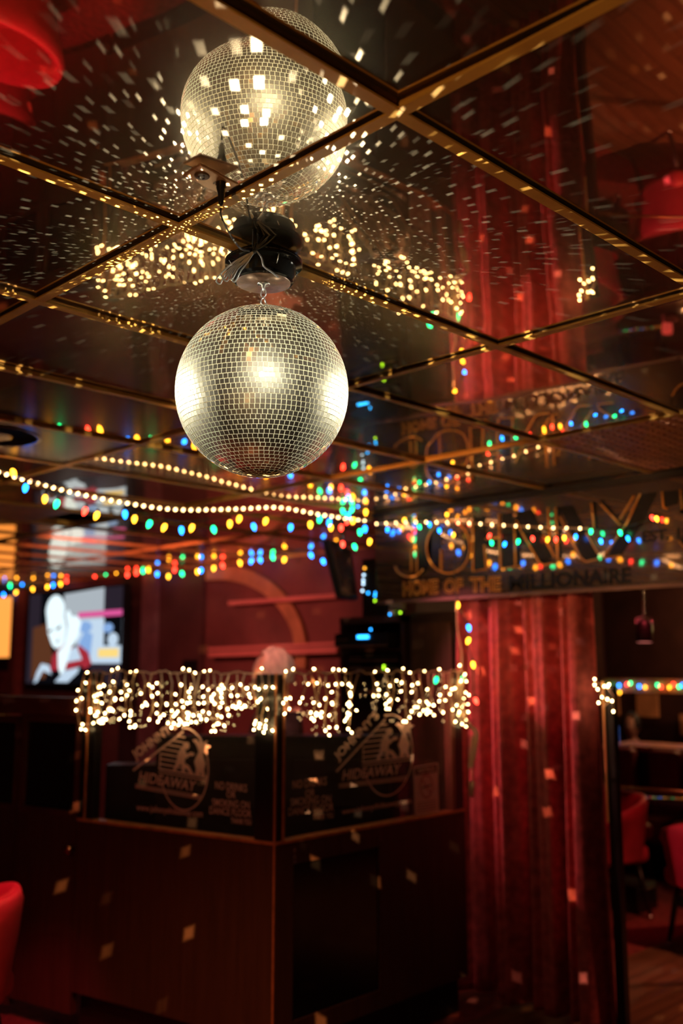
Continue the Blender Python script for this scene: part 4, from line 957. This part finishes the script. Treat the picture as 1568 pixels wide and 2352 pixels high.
# dark cupboard right of rack
a, b = gk(934, 1470).y, gk(1046, 1470).y
root = empty('cupboard', (UX+.25, (a+b)/2, 0), 'dark brown cupboard between the audio rack and the red curtain', 'cupboard')
mb = MB(); mb.box((UX+.26, (a+b)/2, .99), (.48, abs(a-b)-.02, 1.98)); mb.build('body', mat('brown_cupboard', (.04, .02, .016), .5, noise=.25), root)
mb = MB(); mb.box((UX+.008, (a+b)/2, .99), (.016, abs(a-b)-.06, 1.86)); mb.build('door', M_WOODP, root)
# console inside the booth, added to keep the view through the glass dark
q0 = C(-.28, 4.93, 0); root = booth_root
Rz = Matrix.Rotation(-pi/4, 3, 'Z')
mb = MB(); mb.box(q0+UPV*.66, (1.22, .14, 1.32), Rz); cons = mb.build('added_console', M_DARK, root)
mb = MB(); mb.box(q0+UPV*1.33, (1.24, .17, .02), Rz); mb.build('added_console_top', M_BLACK, cons)
q1 = C(-.985, 4.97, 0); mb = MB(); mb.box(q1+UPV*.60, (.30, .16, 1.20), Rz); mb.build('side_rack', M_BLACK, root)
for k in range(2):
    mb = MB(); mb.box(q0-FWD*.074+RGT*(-.3+.6*k)+UPV*1.12, (.5, .008, .22), Rz); mb.build('deck_panel', mat('charcoal_panel', (.03, .022, .022), .3, noise=.2), cons)
# lamp hanging from ceiling above back strings
pl = P(361, 1248, F=7.6)
root = empty('pendant_lamp', (pl.x, pl.y, ZC), 'small dark dome pendant lamp under the ceiling over the booth\'s left side', 'lamp')
mb = MB(); mb.tube([Vector((pl.x, pl.y, ZC-.002)), Vector((pl.x, pl.y, pl.z+.08))], .008, 8); mb.build('rod', M_BLACK, root)
mb = MB(); mb.lathe(Vector((pl.x, pl.y, pl.z)), [(.10, 0), (.095, .02), (.07, .06), (.03, .085), (.01, .09)], 24); mb.build('shade', M_BLACK, root)
mb = MB(); mb.lathe(Vector((pl.x, pl.y, pl.z+.01)), [(.07, 0), (.06, -.012), (0, -.016)], 20); mb.build('bulb', glow('peach_lamp', (1, .45, .25), 3), root)

# ================================================================== PEOPLE
def skin_body(name, joints, edges, radii, m, parent, levels=2):
    me = bpy.data.meshes.new(name); me.from_pydata([MW[parent.name].inverted() @ Vector(j) for j in joints], edges, []); me.materials.append(m)
    o = bpy.data.objects.new(name, me); COL.objects.link(o); o.parent = parent; MW[o.name] = MW[parent.name].copy()
    sk = o.modifiers.new('skin', 'SKIN'); sk.use_smooth_shade = True
    me.skin_vertices[0].data
    for i, r in enumerate(radii): me.skin_vertices[0].data[i].radius = (r, r) if not isinstance(r, tuple) else r
    me.skin_vertices[0].data[0].use_root = True
    sb = o.modifiers.new('sub', 'SUBSURF'); sb.levels = levels; sb.render_levels = levels
    return o
M_SKIN = mat('skin', (.62, .34, .25), .5, noise=.08, scale=20)
def person(loc, face, label, hairm, shirtm, trouserm, stand=True, hair_long=False):
    """built facing +x in its own frame, then turned; loc is under the head"""
    root = empty('person', (0, 0, 0), label, 'person')
    # standing figure 1.76 m tall, or seated on something .45 high
    hip = .94 if stand else .52
    def J(x, y, z): return Vector((x, y, z+hip-.94))
    joints = [J(0, 0, .94), J(0, 0, 1.10), J(.01, 0, 1.28), J(0, 0, 1.43), J(.01, 0, 1.50), J(.02, 0, 1.56)]
    rad = [(.15, .12), (.14, .11), (.16, .115), (.13, .09), .055, .055]
    edges = [(0, 1), (1, 2), (2, 3), (3, 4), (4, 5)]
    for s in (-1, 1):
        k = len(joints)
        joints += [J(0, .17*s, 1.42), J(.04, .23*s, 1.18), J(.26, .18*s, 1.06), J(.31, .16*s, 1.06)]; rad += [.055, .043, .03, .026]
        edges += [(3, k), (k, k+1), (k+1, k+2), (k+2, k+3)]
        for fi, fy in enumerate((-.03, -.011, .011, .03)):
            kk = len(joints); L = (.07, .08, .078, .062)[fi]
            joints += [J(.36, .16*s+fy, 1.055), J(.36+L*.55, .16*s+fy*1.2, 1.045), J(.36+L, .16*s+fy*1.2, 1.02)]; rad += [.010, .009, .008]
            edges += [(k+3, kk), (kk, kk+1), (kk+1, kk+2)]
        kk = len(joints); joints += [J(.33, .16*s-.035*s, 1.05), J(.36, .16*s-.055*s, 1.035)]; rad += [.011, .009]; edges += [(k+3, kk), (kk, kk+1)]
        k = len(joints)
        if stand: joints += [J(0, .09*s, .88), J(.02, .11*s, .50), J(-.01, .12*s, .10), J(.13, .13*s, .04)]
        else: joints += [J(.05, .10*s, .93), J(.44, .12*s, .92), J(.44, .12*s, .50), J(.56, .13*s, .47)]
        rad += [.085, .06, .04, .032]; edges += [(0, k), (k, k+1), (k+1, k+2), (k+2, k+3)]
    skin_body('body', joints, edges, rad, M_SKIN, root)
    # clothing: shirt over torso and upper arms, trousers
    js = [J(0, 0, .93), J(0, 0, 1.10), J(.01, 0, 1.28), J(0, 0, 1.42)]; ra_ = [(.165, .135), (.155, .125), (.172, .13), (.12, .09)]; ed = [(0, 1), (1, 2), (2, 3)]
    for s in (-1, 1): k = len(js); js += [J(0, .175*s, 1.42), J(.04, .235*s, 1.18), J(.14, .21*s, 1.12)]; ra_ += [.066, .054, .046]; ed += [(3, k), (k, k+1), (k+1, k+2)]
    skin_body('shirt', js, ed, ra_, shirtm, root)
    js = [J(0, 0, .93)]; ra_ = [(.155, .13)]; ed = []
    for s in (-1, 1):
        k = len(js)
        if stand: js += [J(0, .09*s, .86), J(.02, .11*s, .50), J(-.01, .12*s, .12)]
        else: js += [J(.05, .10*s, .93), J(.44, .12*s, .92), J(.44, .12*s, .54)]
        ra_ += [.095, .070, .055]; ed += [(0, k), (k, k+1), (k+1, k+2)]
    skin_body('trousers', js, ed, ra_, trouserm, root)
    # head
    hz = hip-.94+1.655; hc = Vector((.03, 0, hz))
    def headp(ph, th):
        d = Vector((cos(ph)*cos(th), cos(ph)*sin(th), sin(ph)))
        r = Vector((.098*d.x, .076*d.y, .118*d.z))
        if d.z < 0: r.y *= 1+.28*d.z; r.x *= (1+.18*d.z) if d.x < 0 else (1+.05*d.z)
        fx = max(0, d.x)
        r.x += .022*fx*math.exp(-((d.y/.16)**2))*math.exp(-(((d.z+.12)/.16)**2))      # nose
        r.x -= .010*fx*math.exp(-(((abs(d.y)-.33)/.14)**2))*math.exp(-(((d.z-.06)/.10)**2))  # eye sockets
        r.x += .006*fx*math.exp(-((d.y/.3)**2))*math.exp(-(((d.z+.48)/.07)**2))       # lips
        r.x += .008*fx*math.exp(-((d.y/.25)**2))*math.exp(-(((d.z+.82)/.12)**2))      # chin
        return hc+r
    mb = MB(); NV_, NU_ = 28, 40; vs = [headp(-pi/2+pi*j/NV_, 2*pi*i/NU_) for j in range(NV_+1) for i in range(NU_)]
    fs = [(j*NU_+i, j*NU_+(i+1) % NU_, (j+1)*NU_+(i+1) % NU_, (j+1)*NU_+i) for j in range(NV_) for i in range(NU_)]
    mb.add(vs, fs, 0, True)
    for s in (-1, 1): ellipsoid(mb, hc+Vector((-.005, .074*s, -.01)), (.016, .008, .028), n=8)
    mb.build('head', M_SKIN, root)
    for s in (-1, 1):
        mb = MB(); ellipsoid(mb, hc+Vector((.082, .030*s, .008)), (.011, .013, .009), n=8); mb.build('eye', mat('eye_white', (.8, .75, .7), .2, noise=.02), root)
    mb = MB(); mb.tube([hc+Vector((.096, y, -.058-.004*abs(y)*30)) for y in (-.022, -.01, 0, .01, .022)], .004, 6); mb.build('mouth', mat('lips', (.45, .15, .13), .5, noise=.1), root)
    # hair
    rr = random.Random(9); mb = MB()
    def hairp(ph, th):
        d = Vector((cos(ph)*cos(th), cos(ph)*sin(th), sin(ph)))
        w = 1+.05*sin(th*9+ph*5)+.03*sin(th*17)
        r = Vector((.113*d.x, .093*d.y, .134*d.z))*w; return hc+r+Vector((-.012, 0, .006))
    lo = -.35 if not hair_long else -1.0
    vs = []; NV_ = 16; NU_ = 48
    for j in range(NV_+1):
        for i in range(NU_):
            th_ = 2*pi*i/NU_; fr = max(0, cos(th_)); base = lo*(1-fr)+1.0*fr
            if abs(sin(th_)) > .6 and fr > 0: base = -.15
            ph = base+(pi/2-base)*j/NV_; vs.append(hairp(ph, th_))
    fs = [(j*NU_+i, j*NU_+(i+1) % NU_, (j+1)*NU_+(i+1) % NU_, (j+1)*NU_+i) for j in range(NV_) for i in range(NU_)]
    mb.add(vs, fs, 0, True); mb.build('hair', hairm, root)
    root.location = loc; root.rotation_euler = (0, 0, face); return root
hp_ = P(636, 1550, F=5.25)
M_GREYH = mat('silver_hair', (.55, .42, .36), .6, noise=.35, scale=30, stretch=(1, 1, .3), bump=.5, bscale=60)
person((hp_.x, hp_.y, hp_.z-1.655), radians(45+118), 'silver-haired person in a dark shirt standing inside the booth, looking down left', M_GREYH, mat('charcoal_shirt', (.05, .03, .04), .8, noise=.2), mat('dark_trousers', (.02, .015, .02), .8, noise=.2))
h2 = P(1452, 1668, F=10.0)
person((h2.x, h2.y, h2.z-1.655+.42-.0), radians(45+150), 'dark-haired person in black sitting behind the counter at the far right', mat('black_hair', (.012, .008, .008), .6, noise=.3), mat('black_jacket', (.012, .010, .012), .8, noise=.2), mat('dark_trousers', (.02, .015, .02), .8), stand=False, hair_long=True)

# ================================================================== CHAIRS, TABLE
def tub_chair(label, loc, rz, group):
    root = empty('tub_chair', (0, 0, 0), label, 'chair', group)
    mb = MB(); rounded_box(mb, (0, 0, .42), (.52, .50, .12), .05); mb.build('seat', M_REDUP, root)
    def shell(a, b):
        th = radians(-125+250*a); side = abs(a-.5)*2
        top = .80-.12*max(0, (side-.35)/.65)**1.3
        prof_ = [(.30, .40), (.315, .5), (.335, .62), (.35, top-.04), (.335, top), (.31, top-.004), (.285, top-.05), (.265, .62), (.25, .5), (.25, .40)]
        k = b*(len(prof_)-1); i = min(int(k), len(prof_)-2); f = k-i
        r = prof_[i][0]*(1-f)+prof_[i+1][0]*f; z = prof_[i][1]*(1-f)+prof_[i+1][1]*f
        return Vector((-r*cos(th), r*sin(th), min(z, top)))
    mb = MB(); mb.grid(shell, 40, 18)
    bk = mb.build('backrest', M_REDUP, root)
    sl = mb = MB(); mb.tube([Vector((-.30*cos(radians(t)), .30*sin(radians(t)), .60)) for t in range(-120, 121, 15)], .012, 6); mb.build('piping', mat('dark_red_piping', (.3, .03, .03), .5, noise=.1), bk)
    for sx in (-1, 1):
        for sy in (-1, 1):
            mb = MB(); mb.tube([(sx*.19, sy*.18, .37), (sx*.24, sy*.23, .03)], [.022, .014], 8); lg = mb.build('leg', M_BLACK, root)
            mb = MB(); mb.lathe((sx*.24, sy*.23, 0), [(.018, 0), (.02, .015), (.014, .03)], 10); mb.build('caster', M_METAL, lg)
    root.location = loc; root.rotation_euler = (0, 0, rz); return root
CH = 'red tub chairs'
ch1 = tub_chair('bright red tub chair at the left edge in front of the booth door', C(-1.60, 4.02, 0), radians(128), CH)
def chair(label, X, F, rz):
    c = copy_tree(ch1); c['label'] = label; c.location = C(X, F, 0); c.rotation_euler = (0, 0, rz); return c
chair('red tub chair mirrored at the upper left of the ceiling, farther from the camera', -1.98, 4.80, radians(20))
chair('red tub chair pulled up on the near left side of the round black table', 1.74, 7.0, radians(165))
chair('dark red tub chair with its back to the camera, nearest the round table', 2.26, 6.10, radians(60))
chair('red tub chair on the far left side of the round black table', 2.10, 8.0, radians(-40))
tc_ = C(2.60, 7.32, 0)
root = empty('round_table', tc_, 'round glossy black table among red chairs at the right edge', 'table')
mb = MB(); mb.lathe(tc_+UPV*.70, [(.44, 0), (.46, .01), (.46, .03), (.44, .038), (0, .04)], 48); mb.build('tabletop', mat('glossy_black_top', (.03, .025, .035), .08, noise=.2, coat=.5), root)
mb = MB(); mb.lathe(tc_, [(.04, .03), (.035, .7)], 16); mb.build('column', M_BLACK, root)
mb = MB(); mb.lathe(tc_, [(.25, 0), (.24, .02), (.05, .05)], 24); mb.build('base', M_BLACK, root)
tt = tc_+UPV*.74
def small(name, label, cat, dx, dy, prof_, m, em=None):
    r0 = empty(name, tt+Vector((dx, dy, 0)), label, cat); mb = MB(); mb.lathe(tt+Vector((dx, dy, .001)), prof_, 16); mb.build('cup', m, r0)
    return r0
small('candle_holder', 'small glowing red candle holder in the middle of the round black table', 'candle', -.05, .05, [(.03, 0), (.04, .03), (.042, .08), (.038, .08), (.034, .03), (0, .012)], mat('red_glow_glass', (.7, .1, .08), .2, emit=(1, .1, .08), es=.5, noise=.1))
small('drinking_glass', 'clear tumbler beside the candle on the round table', 'glass', .07, .02, [(.03, 0), (.036, .12), (.033, .12), (.027, .01), (0, .01)], glassmat('tumbler_glass', (.9, .8, .8)))
small('ashtray', 'pale ashtray on the near side of the round table', 'ashtray', -.12, -.02, [(.05, 0), (.055, .025), (.045, .025), (.04, .008), (0, .008)], mat('pink_ceramic', (.8, .4, .38), .3, noise=.1))
# rail in front of the table
a, b = P(1384, 1806, x=UC+.9), None
ra0 = Vector((UC-.05, ysc-.02, P(1384, 1806, x=UC).z)); 
root = empty('guard_rail', Vector((ra0.x, ra0.y, 0)), 'thin brass guard rail running right from the black divider post', 'rail')
e1 = P(1600, 1822, F=5.1)
mb = MB(); mb.tube([P(1404, 1806, F=5.0), e1, P(1900, 1845, F=5.2)], .010, 8); mb.build('bar', mat('dull_brass', (.45, .18, .10), .35, .5, noise=.1), root)
pe = P(1900, 1845, F=5.2); mb = MB(); mb.tube([Vector((pe.x, pe.y, 0)), pe], .014, 8); mb.build('upright', M_BLACK, root)
# ================================================================== FAR RIGHT BAR AREA
def fq(x, y, off=0): return P(x, y, x=UR-off)
yA, yB = 1.6, -1.8
XB = 8.1
def bq(x, y, off=0): return P(x, y, x=XB-off)
zc = bq(1480, 1713).z; y0 = bq(1394, 1713).y
root = empty('bar_counter', (XB, (y0-2.6)/2, 0), 'dark red bar counter with a coral top in the far room at right', 'bar counter')
mb = MB(); mb.box((XB+.2, (y0-2.6)/2, (zc-.04)/2), (.38, y0+2.6, zc-.04)); mb.build('front', mat('dark_red_counter', (.12, .025, .025), .6, noise=.25), root)
mb = MB(); mb.box((XB+.17, (y0-2.6)/2, zc-.02), (.5, y0+2.6, .04)); mb.build('top', mat('coral_counter_top', (.62, .28, .24), .4, noise=.2), root)
M_BOOTHR = mat('dark_red_booth_vinyl', (.22, .03, .035), .55, noise=.2)
for k, (xa, xb) in enumerate([(1398, 1462), (1496, 1568), (1590, 1660)]):
    a, b = bq(xa, 1770, .15), bq(xb, 1770, .15)
    r0 = empty('bench_seat', Vector((XB-.2, (a.y+b.y)/2, 0)), ['dark red padded bench back nearest the curtain, before the bar counter', 'dark red padded bench back at the right edge, before the bar counter', 'dark red bench beyond the right edge, before the bar counter'][k], 'bench')
    mb = MB(); rounded_box(mb, (XB-.16, (a.y+b.y)/2, .66), (.14, abs(a.y-b.y), .62), .05); mb.build('backrest', M_BOOTHR, r0)
    mb = MB(); rounded_box(mb, (XB-.36, (a.y+b.y)/2, .36), (.46, abs(a.y-b.y), .20), .05); mb.build('seat', M_BOOTHR, r0)
    mb = MB(); mb.box((XB-.34, (a.y+b.y)/2, .13), (.40, abs(a.y-b.y)*.9, .26)); mb.build('plinth', M_DARK, r0)
# beam with string lights, and posters on the far wall
XP = 9.4
def pq(x, y, off=0): return P(x, y, x=XP-off)
zt_, zb_ = pq(1470, 1560).z, pq(1470, 1590).z; ya = pq(1384, 1575).y
mb = MB(); mb.box((XP, (ya-2.8)/2, (zt_+zb_)/2), (.12, ya+2.8, zt_-zb_)); mb.build('wall_beam', mat('tan_beam', (.60, .30, .16), .6, noise=.2), kind='structure')
for px_ in (1384, 1700):
    yy = pq(px_, 1700).y; mb = MB(); mb.box((XP, yy, zt_/2), (.12, .10, zt_)); mb.build('wall_post', M_WALLD, kind='structure')
for (x0, y0_, x1, y1_, lab) in [(1462, 1592, 1514, 1648, 'tan poster with grey lettering on the far bar wall'), (1392, 1594, 1424, 1642, 'smaller tan poster on the far bar wall nearest the curtain'), (1562, 1640, 1590, 1690, 'amber poster cut by the photo\'s right edge on the bar wall')]:
    a, b = fq(x0, y0_), fq(x1, y1_); r0 = empty('poster', (UR-.02, (a.y+b.y)/2, b.z), lab, 'poster')
    mb = MB(); mb.box((UR-.012, (a.y+b.y)/2, (a.z+b.z)/2), (.02, abs(a.y-b.y), a.z-b.z)); mb.build('sheet', mat('tan_poster', (.75, .36, .18), .6, noise=.25, scale=5), r0)
lamp('amber_fill_posters', 'POINT', Vector((XP+.35, 4.1, 2.3)), 22, (1, .5, .2), size=.03)  # unseen fill placed to light the far posters
lamp('amber_fill_beam', 'POINT', Vector((8.8, 4.0, 2.1)), 16, (1, .45, .2), size=.03)  # unseen fill put in front of the beam to brighten it
zz = zt_+.01
fb = [(1398, 1574, 'g'), (1405, 1577, 'g'), (1421, 1571, 'b'), (1440, 1568, 'r'), (1448, 1566, 'g'), (1467, 1573, 'b'), (1481, 1575, 'y'), (1508, 1570, 'g'), (1516, 1574, 'r'), (1537, 1575, 'y'), (1546, 1568, 'r'), (1558, 1574, 'g'), (1423, 1587, 'y'), (1566, 1570, 'b')]
garland('coloured_light_string', 'row of tiny coloured bulbs along the tan beam of the far bar', 'string lights', [pq(x, y, .08) for x, y in [(1390, 1570), (1450, 1566), (1520, 1568), (1600, 1570)]], M_CORDG, [(pq(x, y, .1), c) for x, y, c in fb], None, s=.9)
pb = bq(1399, 1690, .0); r0 = empty('spray_bottle', Vector((XB+.1, pb.y, zc)), 'blue bottle with a pale cap on the far bar counter', 'bottle')
bp_ = Vector((XB+.1, pb.y, zc)); mb = MB(); mb.lathe(bp_, [(.035, 0), (.035, .14), (.015, .17)], 14); mb.build('body', mat('glowing_blue_plastic', (.05, .2, .7), .3, emit=(.05, .2, .8), es=.25, noise=.1), r0)  # slight emission put into the plastic; the bottle is no light source
mb = MB(); mb.lathe(bp_+UPV*.17, [(.016, 0), (.016, .05), (0, .052)], 12); mb.build('cap', M_WHITE, r0)
# stage spotlight on the far ceiling
sp_ = P(1478, 1440, F=6.6)
root = empty('stage_light', Vector((sp_.x, sp_.y, ZC)), 'small black stage light hung under the ceiling right of the curtain', 'stage light')
mb = MB(); mb.tube([Vector((sp_.x, sp_.y, ZC)), Vector((sp_.x, sp_.y, sp_.z+.06))], .008, 8); mb.build('stem', M_METAL, root)
mb = MB(); mb.tube([sp_+RGT*-.05+UPV*.06, sp_+RGT*-.05-UPV*.04], .006, 6); mb.tube([sp_+RGT*.05+UPV*.06, sp_+RGT*.05-UPV*.04], .006, 6); mb.tube([sp_+RGT*-.05+UPV*.06, sp_+RGT*.05+UPV*.06], .006, 6); mb.build('yoke', M_METAL, root)
mb = MB(); mb.lathe(sp_-UPV*.10, [(.05, 0), (.055, .02), (.055, .12), (.03, .15), (0, .155)], 20); mb.build('housing', M_BLACK, root)
mb = MB(); mb.lathe(sp_-UPV*.101, [(.046, 0), (.046, .004), (0, .005)], 20); mb.build('lens', glow('coral_lens', (1, .25, .2), 1.5), root)
# black step box by the post, floor
sb_ = P(1445, 2085, z=0)
root = empty('floor_box', sb_, 'low black equipment box on the floor right of the curtain', 'box')
mb = MB(); rounded_box(mb, sb_+UPV*.09, (.30, .28, .18), .01); mb.build('case', M_BLACK, root)
mb = MB(); mb.tube([sb_+Vector((-.10, -.145, .15)), sb_+Vector((-.10, -.165, .16)), sb_+Vector((.10, -.165, .16)), sb_+Vector((.10, -.145, .15))], .008, 6); mb.build('handle', M_METAL, root)
